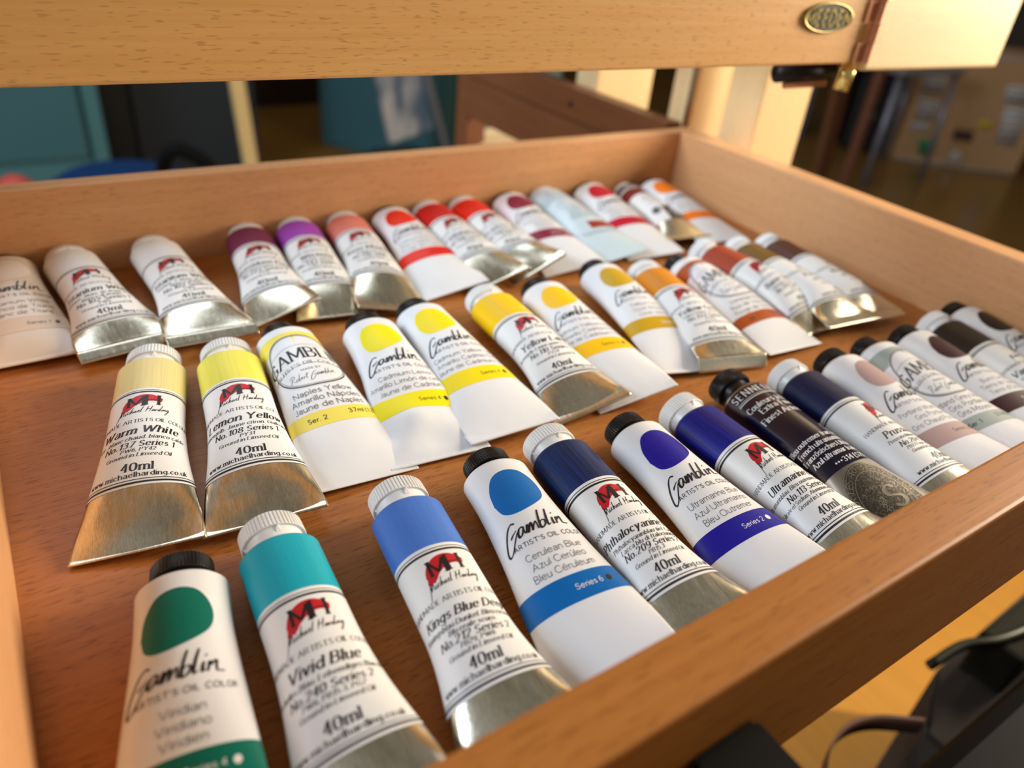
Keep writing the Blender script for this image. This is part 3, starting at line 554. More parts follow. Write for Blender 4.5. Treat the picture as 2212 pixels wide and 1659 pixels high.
# pale tube with hand lettering
def pale_tube():
    T = TG(86.4, 3.0, 5.3, seed=11); root = root_at(T.seed, 320.6, 327, 1.9, 'pale bluish-white tube covered in fine writing with a small rust rectangle', G1)
    pb = mat('pale_blue_enamel', (206, 224, 232), 0.3, 0, 0.5, 0.2); mb = MB(); body_base(T, mb, pb)
    for i, s_ in enumerate(('OIL PAINT', 'Permanent Artists Colour', 'Pigment and linseed oil')): put(T, mb, text2d(s_, 2.2, 'serif', 1.1, .2), PINK, -1 + 2 * (i % 2), 9 + 4.2 * i, .17)
    put(T, mb, ring2(6, 3.4, .3), PINK, -3, 26, .17)
    for i, s_ in enumerate(('Huile', 'Red Oxide', 'Rouge oxide', 'Made by hand')): put(T, mb, text2d(s_, 1.9, 'serif', 1.1, .2), PINK, 2, 32 + 3.6 * i, .17)
    pm = mat('rust_print', (156, 48, 26), .4); grid(T, mb, pm, 49, 56.5, 8, .14, -1, 12.5, 16)
    put(T, mb, text2d('Venetian Red', 2.4, 'serif', 1.1, 0), PINK, 2, 61.5, .17); mb.build('tube_body', root)
    o = cap_obj('mh', root); crimp(T, root, pb)
pale_tube()
g_tube((356.6, 320, -8.3), (198, 12, 46), ['Cadmium Red Deep', 'Rojo Cadmio', 'Rouge Cadmium'], 'Series 4', False, 'white tube with a crimson oval and crimson stripe right of the pale blue tube', G1, TG(86, 3.2, 5.9, seed=12))
def bw_tube():
    T = Tube(r=10.5, L=80, zt=9, tw=2, s0=40, pw=1.6, seed=13); root = root_at(T.seed, 384.5, 316, -9.5, 'slim tube with a brick red band and black lettered panel, white cap', G1)
    mb = MB(); body_base(T, mb, FOIL); mb.build('tube_body', root); mb = MB()
    lathe(T, mb, INK, [(y_ , q * T.r + 0.14) for y_, q in SHOULD[:4]][::-1], 72); grid(T, mb, INK, 0, 5, 5, .12); grid(T, mb, PAPER, 5, 60, 40, .14)
    put(T, mb, text2d('ARTISTS', 2.2, 'serif', 1.2), WINK, 0, 4, .2); grid(T, mb, brushed('brick_band', (124, 38, 34)), 7, 18.5, 8, .2)
    put(T, mb, ring2(5, 4.6, .35), GREYINK, 0, 25.5, .2)
    for i, s_ in enumerate(('OIL', 'extra fine', 'oil colour', 'Indian Red')): put(T, mb, text2d(s_, 2.0, 'serif', 1.2, .1), GREYINK, 0, 25.5 + (3.3 + i) * i, .2)
    grid(T, mb, INK, 44, 60, 8, .2, -2, 32, 30); put(T, mb, blob(lambda a: (3.4 * math.cos(a), 3.4 * math.sin(a)), 4, 30), INK, -7, 47, .2); put(T, mb, ring2(2.6, 2.6, .3), WINK, -7, 47, .26)
    for i, s_ in enumerate(('OIL', 'HUILE', '37 ml')): put(T, mb, text2d(s_, 2.4, 'sans', 1.5), WINK, 5, 49 + 4 * i, .26)
    mb.build('label', root); cap_obj('small', root); crimp(T, root, FOIL, length=4)
bw_tube()
g_tube((410.6, 316, -6.9), (246, 126, 12), ['Cadmium Orange', 'Naranja Cadmio', 'Orange Cadmium'], 'Series 4', False, 'white tube with an orange oval and orange stripe in the far right corner', G1, TG(87, 5, 0, seed=14))
# middle row, left to right
mh_tube((53.9, 205.2, -14.8), (234, 216, 150), 'Warm White', 'weiß. blanc chaud. bianco caldo', 'No.137 Series 1', 'PW6, PY42', 'tube with a cream band, leftmost of the middle row', G2, TM(86.5, 3.0, 6.3, seed=27, amp=.45), sub2=None, cr=dict(length=3, thick=1.0))
mh_tube((81, 200.9, -8.2), (240, 230, 96), 'Lemon Yellow', 'Zitronengelb. Jaune citron. Giallo limone', 'No.108 Series 1', 'PY31', 'tube with a pale lemon band, second in the middle row', G2, TM(87.8, 5.6, 3.5, seed=26, amp=.55), cr=dict(length=3, thick=1.0))
old_tube((105.7, 208, .1), (240, 222, 96), ['Naples Yellow', 'Amarillo Nápoles', 'Jaune de Naples'], 'white tube with an oval crest and pale yellow stripe beside the lemon tube', G2, TG(86, 2.4, -4.6, seed=25, amp=.22), cr=dict(length=6, emboss=True, thick=.8))
g_tube((141, 200.9, -4.4), (240, 226, 12), ['Cadmium Lemon', 'Amarillo Limón de cadmio', 'Jaune de Cadmium'], 'Series 4', False, 'crumpled white tube with a lemon yellow oval, just right of the pale yellow crested tube', G2, TG(83, 2.2, -.8, seed=24, amp=1.3), cr=dict(length=6, emboss=True, thick=1.0))
g_tube((167.4, 209.2, .5), (246, 222, 10), ['Cadmium Yellow Light', 'Amarillo Cadmio Claro', 'Jaune de Cadmium Clair'], 'Series 4', False, 'smooth white tube with a yellow oval, touching the crumpled one on its right', G2, TG(87.5, 4.2, -.3, seed=23), cr=dict(length=6, thick=1.6))
mh_tube((204.6, 196.7, -2.8), (252, 202, 6), 'Yellow Lake', 'Arzneigelb. Laque jaune. Lacca gialla', 'No.110 Series 1', 'PY74', 'tube with a sunny yellow band and a folded ridged metal tail', G2, TM(81.2, 6.3, 9, seed=22, amp=.2), cr=dict(length=7, thick=2.2, ridged=True))
g_tube((235, 201.8, -5.7), (252, 198, 8), ['Cadmium Yellow Medium', 'Amarillo Cadmio Medio', 'Jaune de Cadmium Moyen'], 'Series 4', False, 'white tube with a golden yellow oval right of the sunny yellow banded tube', G2, TG(86, 4.3, 8.0, seed=21))
g_tube((277.8, 213.8, -5.7), (202, 160, 22), ['Yellow Ochre', 'Ocre Amarillo', 'Ocre Jaune'], 'Series 1', True, 'white tube with a dull ochre oval and ochre stripe', G2, TG(87, 3.0, -4, seed=20))
mh_tube((302.8, 204.7, -11.4), (220, 136, 12), 'Yellow Ochre', 'Gelber Ocker. Ocre jaune', 'No.133 Series 1', 'PY43', 'tube with an amber orange band, its metal tail folded upright', G2, TM(76, 7.0, -2, seed=19), cr=dict(length=9, thick=.8, lean=-1.15))
old_tube((328.6, 208, 5.2), (172, 80, 24), ['Venetian Red', 'Rojo de Venecia', 'Rouge de Venise'], 'white tube with an oval crest and a rust brown stripe', G2, TG(87.5, 2.2, -1.7, seed=18, amp=.2), ser='Ser. 1')
mh_tube((357, 213.4, 6.5), (168, 60, 24), 'Burnt Sienna', 'Gebrannte Siena. Terre', 'No.129 Series 1', 'PBr7', 'tube with a reddish brown band and a crumpled shiny metal tail', G2, TM(86.8, 2.0, -1, seed=17, amp=.5), cr=dict(length=3))
mh_tube((382.8, 216.1, -1.5), (120, 84, 20), 'Raw Umber', 'Umbra Natur', 'No.121 Series 1', 'PBr7', 'tube with an olive brown band in the right part of the middle row', G2, logo=False, T= TM(78, 8.2, 0, seed=16, s0=54, pw=1.5), cr=dict(length=6, thick=.8, lean=-.4), uc=9)
mh_tube((407.1, 213.6, -3.7), (84, 34, 16), 'Burnt Umber', 'Umbra Gebrannt', 'No.120 Series 1', 'PBr7', 'tube with a dark chocolate band nearest the right side of the drawer', G2, logo=False, T= TM(76, 8.2, 0, seed=15, s0=54, pw=1.5), cr=dict(length=6, thick=.8, lean=-.4), uc=9)
# front row
g_tube((37.2, 91.6, -8.5), (2, 108, 92), ['Viridian', 'Viridiano', 'Viridien'], 'Series 4', True, 'white tube with a dark green oval at the near left of the drawer', G3, TG(86, 8, 18, seed=28))
mh_tube((65, 92.2, -3.3), (16, 172, 194), 'Vivid Blue', 'Lebhaftes helles Blau. Lebendiges Blau. Blu vivido', 'No.240 Series 2', 'PW6, PB15.3, PG7', 'tube with a turquoise band and white ribbed cap beside the green oval tube', G3, TM(87, 8, 18, seed=29))
mh_tube((104.7, 91.1, -6.0), (74, 124, 212), 'Kings Blue Deep', 'Koningsblau Dunkel. Bleu roi foncé', 'No.212 Series 2', 'PB29, PW6', 'tube with a cornflower blue band right of the turquoise one', G3, TM(87, 8, 18, seed=30, s0=42), sub2='Blu reale scuro.')
g_tube((138.6, 91.5, -6.9), (4, 104, 182), ['Cerulean Blue', 'Azul Cerúleo', 'Bleu Céruleum'], 'Series 6', 'text', 'white tube with a mid blue oval and mid blue stripe', G3, TG(86, 8, 18, seed=31, amp=.15))
mh_tube((165.7, 93.2, -3.9), (2, 20, 62), 'Phthalocyanine Blue', 'Phthalocyaninblau tief. Laque', 'No.209 Series 2', 'PB15.3', 'tube with a streaky navy blue band between two oval-marked tubes', G3, TM(87, 8, 18, seed=32, s0=42), sub2='Lacca blu di ftalocianina', rgb2=(6, 60, 126))
g_tube((197.4, 85.3, -2.9), (30, 22, 150), ['Ultramarine Blue', 'Azul Ultramarino', 'Bleu Outremer'], 'Series 2', True, 'white tube with a violet-blue oval and violet-blue stripe', G3, TG(83, 8, 18, seed=33))
mh_tube((226.2, 88.8, 0.5), (4, 6, 84), 'Ultramarine Blue', 'Ultramarinblau. Bleu outremer. Blu Oltremare', 'No.113 Series 1', 'Silicate of Sodium, Aluminium and Sulphur', 'tube with a streaky royal blue band and white ribbed cap', G3, TM(85, 8, 18, seed=34, s0=42), rgb2=(14, 34, 176))
def navy_tube():
    T = TM(87, 8, 18, seed=35, s0=30); root = root_at(T.seed, 258.5, 93.3, -1.4, 'near-black navy tube with white lettering, embossed oval emblem and tall black cap', G3)
    mb = MB(); body_base(T, mb, mat('dull_pewter_foil', (176, 170, 160), .34, 1)); mb.build('tube_body', root)
    nv = mat('navy_black_label', (14, 9, 34), .22, 0, .5, .3); mb = MB(); grid(T, mb, nv, 0.6, 54, 34, .12)
    lathe(T, mb, nv, [(y_ , q * T.r + 0.12) for y_, q in SHOULD[:4]][::-1], 72)
    put(T, mb, text2d('SENNELIER', 3.0, 'serif', 1.4, 0, 'c', 2.2), WINK, 0, 5.2, .18); grid(T, mb, WINK, 6.3, 6.5, 2, .18, -15, 15, 40); grid(T, mb, WINK, 7.1, 7.5, 2, .18, -15, 15, 40)
    for i, s_ in enumerate(("Couleurs à l'huile", 'Extra-Fines', 'Finest Artists oil')): put(T, mb, text2d(s_, 2.5, 'serif', 1.6, 0, 'c'), WINK, 0, 13 + 3.6 * i + (1.0 if i == 2 else 0), .18)
    for i, s_ in enumerate(('Bleu outremer français foncé', 'French ultramarine deep', 'Französisches Ultramarin', 'Azul ultramar francés')): put(T, mb, text2d(s_, 2.0, 'serif', 1.5, 0, 'c', -.4), WINK, 0, 38.5 + 3.3 * i, .18)
    put(T, mb, text2d('***314 (S2)', 2.0, 'serif', 1.4, 0), WINK, 2, 52.6, .18); mb.build('label', root)
    dk = mat('etched_grey', (84, 78, 72), .4, .8); mb = MB()
    put(T, mb, blob(lambda a: (12.6 * math.cos(a), 15.5 * math.sin(a)), 12, 64), dk, 0, 72, .08)
    n_, l_, b_ = nodes(dk); gz = noise(dk, (1100, 1100, 500), 1, 2, .6); l_.new(mix(dk, ramp(dk, gz, .45, .7), lin((82, 76, 70)), lin((128, 120, 106))), b_.inputs['Base Color']); bump(dk, gz, .2, .0004)
    lt = mat('raised_pewter', (196, 186, 168), .3, 1)
    put(T, mb, ring2(12.2, 15.1, .25), lt, 0, 72, .14); put(T, mb, ring2(9.2, 11.9, .3), lt, 0, 72, .14)
    tx = 'POUR LES ARTISTES PAR LES'; 
    for i, ch in enumerate(tx):
        a = math.pi * (.98 - .96 * i / (len(tx) - 1)); V, F = text2d(ch, 2.4, 'sans', 1.2, 0, 'c'); rx, ry = 10.1 * math.cos(a), 12.6 * math.sin(a)
        c, s_ = math.cos(a - math.pi / 2), math.sin(a - math.pi / 2); V2 = np.c_[V[:, 0] * c - V[:, 1] * s_ + rx, V[:, 0] * s_ + V[:, 1] * c + ry]; put(T, mb, (V2, F), lt, 0, 72, .15)
    put(T, mb, text2d('S', 8, 'serif', 1.5), lt, 3.2, 75.8, .15)
    rg = random.Random(4)
    for i in range(46):
        a, q = rg.uniform(0, 6.28), rg.uniform(.1, .85); cx, cy = 8.5 * q * math.cos(a) - 1, 11 * q * math.sin(a)
        if -1 < cx < 7 and -7 < cy < 4: continue
        put(T, mb, hand([[(cx, cy), (cx + .8, cy + .7), (cx + 1.2, cy - .2), (cx + .5, cy - .8)]], 1, .4, .5), lt, 0, 72, .15)
    mb.build('emblem', root); cap_obj('tall', root); crimp(T, root, FOIL)
navy_tube()
mh_tube((289.8, 91.6, -3.3), (3, 9, 36), 'Prussian Blue', 'Preussischblau. Bleu de Prusse', 'No.204 Series 2', 'PB27 Ferric Ammonium', 'tube with a deep Prussian blue band right of the black-capped navy tube', G3, TM(87, 8, 18, seed=36, s0=42), uc=7, rgb2=(8, 40, 100))
g_tube((319, 90.3, -6.8), (182, 154, 152), ['Portland Warm Grey', 'Gris Portland', 'Gris Chaud Portland'], 'Series 2', False, 'white tube with a mauve grey oval and mauve grey stripe', G3, TG(86, 8, 18, seed=37), cap='gb', uc=3)
old_tube((346.3, 90.9, -7.7), (160, 172, 168), ['Portland Grey Medium', 'Gris Portland', 'Gris Moyen'], 'white tube with an oval crest and a green-grey stripe', G3, TG(86, 8, 18, seed=38), ser='Ser. 1', uc=2)
g_tube((378.7, 90, -9.0), (62, 32, 36), ['Burnt Umber', 'Tierra de Sombra', "Terre d'Ombre"], 'Series 1', True, 'white tube with a dark maroon-brown oval and stripe', G3, TG(86, 8, 18, seed=39), uc=3)
mh_tube((409, 92, -10), (32, 25, 22), 'Van Dyke Brown', 'Van Dyck Braun. Brun Van Dyck', 'No.115 Series 1', 'PBk9, PBr7', 'tube with a black-brown band and white cap near the right end of the front row', G3, logo=False, T= TM(87, 8, 18, seed=40, s0=42), uc=4)
g_tube((436.5, 97, -10), (40, 32, 30), ['Ivory Black', 'Negro Marfil', "Noir d'Ivoire"], 'Series 2', True, 'white tube with a black oval against the right side of the drawer', G3, TG(86, 8, 18, seed=41), uc=3)

# ---------------------------------------------------------------- easel around and above the drawer
bd = ep(box('tray_board', -0.42, 0.200, 0.1185, 0.4330, 0.214, 0.262, W_BOARD, None, 0.0012))
# hinged flap, swung a little
fl = bmesh.new(); fl = boxbm(0, 0, 0, 0.139, 0.013, 0.148, 0.0022, 3); bmesh.ops.rotate(fl, cent=(0, 0, 0), matrix=Matrix.Rotation(math.radians(-1.5), 3, 'Z'), verts=fl.verts); bmesh.ops.translate(fl, vec=(0.4385, 0.1985, 0.1145), verts=fl.verts)
ep(from_bm('hinged_flap', fl, wood('beech_flap_sunlit', (250, 226, 176), (244, 216, 162), 'x', .1)))  # paler than the board's beech: strong light on the flap put into colour
copper = mat('copper_hinge', (206, 146, 110), .5, .7); brass = mat('brass', (196, 166, 84), .25, 1); dkm = mat('dark_steel', (40, 36, 36), .4, .8)
mbk = bmesh.new()
for i in range(9):
    z0 = 0.1195 + i * 0.0102; V, F = tube_along([(0.4358, 0.1975, z0), (0.4358, 0.1975, z0 + 0.0094)], 0.0027 if i % 2 else 0.0024, 14)
    vs = [mbk.verts.new(v) for v in V]; [mbk.faces.new([vs[q] for q in f]) for f in F]
    if i % 2 == 0: boxbm(0.4270, 0.1986, z0, 0.4358, 0.1998, z0 + 0.0094, 0, 1, mbk)
    else: boxbm(0.4358, 0.1966, z0, 0.4440, 0.1978, z0 + 0.0094, 0, 1, mbk)
ep(from_bm('hinge', mbk, copper))
# oval badge
def badge():
    mb = MB(); olive = mat('antique_brass', (128, 112, 58), .34, .9); dk = mat('badge_recess', (40, 38, 24), .5, .6)
    cx, cz, Y = 0.3955, 0.1412, 0.2000
    def disc(rx, rz, y, mt, n=60, r0=0.0):
        V = [(cx + rx * math.cos(2 * math.pi * k / n), y, cz + rz * math.sin(2 * math.pi * k / n)) for k in range(n)]; mb.add(V, [tuple(range(n))], mt)
    V = []; F = []; n = 60
    for rr, yy in ((1.0, Y + .001), (1.0, Y - .0010), (.97, Y - .0014), (.90, Y - .0014), (.87, Y - .0009)):
        for k in range(n): a = 2 * math.pi * k / n; V.append((cx + .0205 * rr * math.cos(a), yy, cz + .0072 * rr * math.sin(a)))
    for j in range(4):
        for k in range(n): a, b = j * n + k, j * n + (k + 1) % n; F.append((a, b, b + n, a + n))
    mb.add(V, F, olive); disc(.0179, .0063, Y - .00092, dk)
    V, F = text2d('MEEDEN', 7.0, 'sans', 2.0, 0, 'c', .6, .82); mb.add(np.c_[cx + V[:, 0] * .001, np.full(len(V), Y - .0013), cz - .0035 + V[:, 1] * .001], F, olive)
    return ep(mb.build('oval_badge', None))
badge()
# knob and bolt under the hinge
V, F = tube_along([(0.437, 0.206, 0.1195), (0.4345, 0.206, 0.1030)], 0.0042, 16); ep(link('brass_peg', V, F, mat('polished_brass', (248, 226, 140), .22, .8)))
V, F = tube_along([(0.395, 0.222, 0.110), (0.43, 0.212, 0.1135)], [0.0052, 0.0046], 16); ep(link('clamp_bolt', V, F, dkm))
V, F = tube_along([(0.402, 0.220, 0.104), (0.428, 0.213, 0.106)], 0.0022, 12); ep(link('clamp_rod', V, F, copper))
# arms carrying the board, hidden behind it
ep(box('board_arm', 0.36, 0.214, 0.150, 0.384, 0.47, 0.175, W_POST)); ep(box('board_arm', -0.30, 0.214, 0.150, -0.276, 0.47, 0.175, W_POST))
ep(box('cross_bar', -0.32, 0.47, 0.146, 0.56, 0.50, 0.180, W_POST))
# uprights right of the drawer
def post(x0, y0, x1, y1, z1=0.178): return ep(box('upright_leg', x0, y0, FZ, x1, y1, z1, W_POST, None, 0.0015))
post(0.4870, 0.300, 0.5420, 0.332); post(0.4960, 0.372, 0.5350, 0.398); post(0.4760, 0.470, 0.5420, 0.500, 0.146)
ep(box('metal_channel', 0.4925, 0.371, -0.10, 0.4958, 0.376, 0.17, mat('satin_steel', (214, 196, 170), .25, 1), None, 0))
ep(box('upright_leg', 0.5425, 0.315, FZ, 0.553, 0.345, 0.15, wood('beech_post_shaded', (196, 138, 84), (180, 120, 70), 'z', .1)))  # strip for the post's side face, its shade put into darker wood
# side board of the easel case behind the drawer
ep(box('case_side', 0.4500, 0.352, 0.0215, 0.4660, 0.648, 0.0470, W_DARK)); ep(box('case_side', 0.4520, 0.352, -0.020, 0.4660, 0.648, 0.0200, W_DARK))
ep(box('case_post', 0.4520, 0.648, -0.11, 0.4760, 0.672, 0.0500, W_DARK))
ep(box('case_floor', 0.470, 0.52, -0.060, 0.560, 0.70, -0.050, W_POST))
V, F = tube_along([(0.4494, 0.47, 0.034), (0.4504, 0.47, 0.034)], 0.0026, 14); ep(link('screw', V, F, dkm))
for yy in (0.02, 0.30): ep(box('drawer_runner', DW + DT, yy, -0.03, 0.487, yy + 0.02, -0.012, W_DARK, None, .0005))
ep(box('drawer_runner', -0.02, 0.04, -0.024, DW + 0.03, 0.07, -0.0097, W_DARK, None, .0005)); ep(box('drawer_runner', -0.02, 0.30, -0.024, DW + 0.03, 0.33, -0.0097, W_DARK, None, .0005))
ep(box('upright_leg', -0.05, 0.33, FZ, -0.018, 0.36, 0.178, W_POST))
# black catch on the drawer front
cb = bmesh.new(); tp_ = [(.121, -.0166), (.1415, -.0166), (.1415, -.060), (.096, -.060), (.106, -.030)]
vs = [cb.verts.new((x, y, -.03)) for x, y in tp_] + [cb.verts.new((x, y, .0235)) for x, y in tp_]
cb.faces.new(vs[5:][::-1]); cb.faces.new(vs[:5]); [cb.faces.new((vs[i], vs[5 + i], vs[5 + (i + 1) % 5], vs[(i + 1) % 5])) for i in range(5)]
bmesh.ops.recalc_face_normals(cb, faces=cb.faces); bmesh.ops.bevel(cb, geom=list(cb.edges), offset=.0015, segments=2, affect='EDGES')
ct = from_bm('corner_bracket', cb, mat('black_metal', (12, 8, 8), .6, 0, .08)); ct.parent = drawer

# ---------------------------------------------------------------- room
def struct(o): o['kind'] = 'structure'; return o
FLOORM = wood('brown_plank_floor', (148, 108, 50), (130, 88, 36), 'y', .1, .2)
struct(box('floor', -2.5, -2.5, FZ - 0.02, 5.4, 4.2, FZ, FLOORM, None, 0))
struct(box('wall_back', -2.5, 4.2, FZ, 5.4, 4.3, 2.2, mat('dim_brown_wall', (70, 50, 34), .8), None, 0))
struct(box('wall_right', 5.3, -2.5, FZ, 5.4, 4.2, 2.2, mat('dim_grey_wall', (78, 68, 56), .8), None, 0))

# ---------------------------------------------------------------- things in the room, left to right
def rbox(name, c0, c1, depth, z0, z1, mt, parent=None, bev=0.004):
    """box whose front edge runs c0 -> c1 on the ground, body behind it (to the left of the run)"""
    a = Vector((*c0, 0)); b = Vector((*c1, 0)); L = (b - a).length; ang = math.atan2(b.y - a.y, b.x - a.x)
    bm = boxbm(0, 0, z0, L, depth, z1, bev); bmesh.ops.rotate(bm, cent=(0, 0, 0), matrix=Matrix.Rotation(ang, 3, 'Z'), verts=bm.verts); bmesh.ops.translate(bm, vec=a, verts=bm.verts)
    o = from_bm(name, bm, mt); 
    if parent: o.parent = parent; o.matrix_parent_inverse = Matrix.Translation(-parent.location)
    return o
def pin(o, root): o.parent = root; o.matrix_parent_inverse = Matrix.Translation(-root.location); return o
TEAL = mat('teal_paint', (76, 118, 122), .6, 0, .2); TEALD = mat('teal_paint_dark', (64, 104, 110), .6, 0, .2); MINT = mat('mint_paint', (112, 146, 128), .5)
cb = empty('teal_cabinet', 'large teal painted cabinet at the far left behind the drawer', 'cabinet', (-.2, 2.4, FZ))
pin(box('cabinet_body', -.75, 2.42, FZ, .285, 2.85, .45, TEAL, None, .004), cb)
pin(box('drawer_front', -.70, 2.405, -.555, .235, 2.42, .40, TEALD, None, .003), cb); pin(box('drawer_front', -.70, 2.405, FZ + .02, .235, 2.42, -.575, TEAL, None, .003), cb)
pin(box('frame_stile', .247, 2.395, FZ, .287, 2.42, .45, TEAL, None, .003), cb)
pn = empty('display_board', 'dark navy board standing between the teal cabinet and the pale plank', 'board', (.5, 2.62, FZ)); nav = mat('dark_navy', (26, 34, 42), .6)
pin(box('board', .40, 2.60, FZ, .78, 2.63, .35, nav, None, .003), pn); pin(box('gap_shade_strip', .30, 2.62, FZ, .40, 2.66, .36, mat('near_black', (8, 8, 9), .6), None, .002), pn)  # near-black strip added for the shade in the gap beside the cabinet
# blue office chair
ch = empty('office_chair', 'office chair with a blue seat and black armrest, low at the left', 'chair', (.19, 1.45, FZ)); blue = mat('blue_fabric', (14, 44, 84), .95, 0, .1); blk = mat('black_rubber', (8, 8, 9), .8, 0, .1)
bm = bmesh.new(); bmesh.ops.create_uvsphere(bm, u_segments=32, v_segments=16, radius=1)
for v in bm.verts: v.co = Vector((v.co.x * .12, v.co.y * .13, v.co.z * .035)) + Vector((.19, 1.36, -.305))
pin(from_bm('seat', bm, blue, None, True), ch)
V, F = tube_along([(.19, 1.38, -.32), (.19, 1.38, -.62)], .02); pin(link('column', V, F, blk), ch)
for k in range(5):
    a = k * 1.2566 + .3; V, F = tube_along([(.19, 1.38, -.62), (.19 + .24 * math.cos(a), 1.38 + .24 * math.sin(a), -.69)], [.018, .012]); pin(link('foot', V, F, blk), ch)
V, F = tube_along(spline([(.205, 1.33, -.30), (.235, 1.22, -.28), (.225, 1.15, -.20), (.245, 1.13, -.175), (.285, 1.12, -.205), (.285, 1.10, -.26)], 6), .011); pin(link('armrest', V, F, blk), ch)
# pale plank
pk = box('wooden_plank', -.0165, -.012, 0, .0165, .012, .98, wood('pale_pine', (232, 200, 140), (220, 184, 120), 'z', .1)); pk.location = (.575, 1.9, FZ + .003); pk.rotation_euler = (0, math.radians(-4.0), 0)
tag(pk, 'pale pine plank leaning upright in front of the dark panel', 'plank')
rd = bmesh.new(); bmesh.ops.create_uvsphere(rd, u_segments=32, v_segments=16, radius=1)
for v in rd.verts: v.co = Vector((v.co.x * .07, v.co.y * .07, v.co.z * .11 + .11)) 
rr = from_bm('red_bin', rd, mat('coral_red', (206, 78, 66), .5), None, True); rr.location = (.03, 2.12, FZ); tag(rr, 'small coral red bucket in front of the teal cabinet', 'bucket')
# second teal cabinet with shelf
c2 = empty('teal_cupboard', 'teal cupboard with a vertical door gap in the middle distance', 'cupboard', (1.4, 2.9, FZ))
pin(rbox('cupboard_body', (1.13, 2.93), (1.42, 2.42), .5, FZ, .1, TEAL), c2); pin(rbox('door', (1.150, 2.880), (1.41, 2.424), -.012, FZ + .02, .08, TEALD), c2)
mp = rbox('room_divider', (1.50, 2.28), (1.70, 2.12), .03, FZ, .12, MINT); tag(mp, 'mint green upright divider right of the wrapped canvas', 'divider')
bg_ = empty('wrapped_canvas', 'shiny blue-grey plastic wrapped canvas leaning on a stand', 'canvas', (1.2, 2.25, FZ)); plas = mat('glossy_plastic', (120, 140, 156), .15, 0, .8, .6); n_, l_, b_ = nodes(plas)
l_.new(mix(plas, ramp(plas, noise(plas, (14, 14, 5), 1, 3), .4, .62), lin((92, 116, 138)), lin((206, 204, 204))), b_.inputs['Base Color'])
bm = boxbm(0, 0, 0, .17, .03, .30, .004); bmesh.ops.rotate(bm, cent=(0, 0, 0), matrix=Matrix.Rotation(math.radians(-14), 3, 'Y'), verts=bm.verts); bmesh.ops.translate(bm, vec=(1.135, 2.28, -.545), verts=bm.verts); pin(from_bm('canvas', bm, plas), bg_)
bm = boxbm(0, 0, 0, .018, .02, .72, .003); bmesh.ops.rotate(bm, cent=(0, 0, 0), matrix=Matrix.Rotation(math.radians(-18), 3, 'Y'), verts=bm.verts); bmesh.ops.translate(bm, vec=(1.365, 2.24, FZ + .01), verts=bm.verts); pin(from_bm('prop_leg', bm, mat('grey_metal', (150, 150, 158), .4, .6)), bg_)
pin(box('stand', 1.12, 2.27, FZ, 1.30, 2.42, -.60, mat('dark_stand', (30, 30, 30), .6), None, .003), bg_)
db = box('dark_bookcase', .55, 3.55, FZ, 1.6, 3.9, .4, mat('dark_walnut', (52, 34, 18), .6), None, .004); tag(db, 'dark walnut bookcase against the back of the room', 'bookcase')
# right side: easel slats, spindle, case, chair, carton
se = empty('studio_easel', 'slim brown wooden easel legs seen past the pale uprights', 'easel', (1.95, 1.2, FZ)); br = wood('mid_brown_slat', (112, 72, 44), (88, 54, 32), 'z', .1)
for x0, y0, tl in ((1.93, 1.2, -6), (2.06, 1.45, -3)):
    bm = boxbm(0, 0, 0, .05, .02, .85, .002); bmesh.ops.rotate(bm, cent=(0, 0, 0), matrix=Matrix.Rotation(math.radians(tl), 3, 'Y'), verts=bm.verts); bmesh.ops.translate(bm, vec=(x0 + .05, y0, FZ + .006), verts=bm.verts); pin(from_bm('slat', bm, br), se)
zz = np.linspace(0, .8, 140); V, F = tube_along([(2.17, 1.25, FZ + z) for z in zz], [.016 + .003 * math.sin(z * 260) for z in zz]); pin(link('threaded_spindle', V, F, mat('coppery_wood', (120, 70, 44), .45)), se)
bb = rbox('storage_tub', (3.36, 2.62), (3.56, 2.42), .25, FZ, -.25, mat('slate_blue_plastic', (92, 104, 118), .5)); tag(bb, 'slate blue storage tub on the floor behind the slim easel', 'tub')
sc_ = empty('black_suitcase', 'black upright suitcase beside the cardboard carton', 'suitcase', (3.6, 2.1, FZ)); bk = mat('black_nylon', (15, 15, 17), .45)
pin(rbox('shell', (3.575, 2.185), (3.725, 2.050), .30, FZ, -.12, bk, None, .02), sc_); pin(rbox('latch', (3.60, 2.1625), (3.65, 2.1175), -.01, FZ + .16, FZ + .19, mat('grey_metal', (150, 150, 158), .4, .6)), sc_)
# tubular chair
tc = empty('metal_chair', 'chair with grey tubular steel legs in front of the black suitcase', 'chair', (3.3, 1.85, FZ)); stl = mat('grey_tube_steel', (150, 148, 158), .35, .5)
for (x, y, r_) in ((3.12, 1.74, .014), (3.50, 1.70, .011), (3.22, 2.05, .011), (3.62, 1.98, .011)):
    V, F = tube_along([(x, y, FZ), (x + (3.35 - x) * .08, y + (1.86 - y) * .08, -.26)], r_); pin(link('leg', V, F, stl), tc)
pin(rbox('seat', (3.10, 1.72), (3.50, 1.68), .38, -.265, -.235, mat('pale_grey_seat', (150, 140, 140), .5), None, .01), tc); pin(rbox('backrest', (3.16, 2.09), (3.56, 2.05), .02, -.05, .14, mat('pale_grey_seat', (150, 140, 140), .5), None, .006), tc)
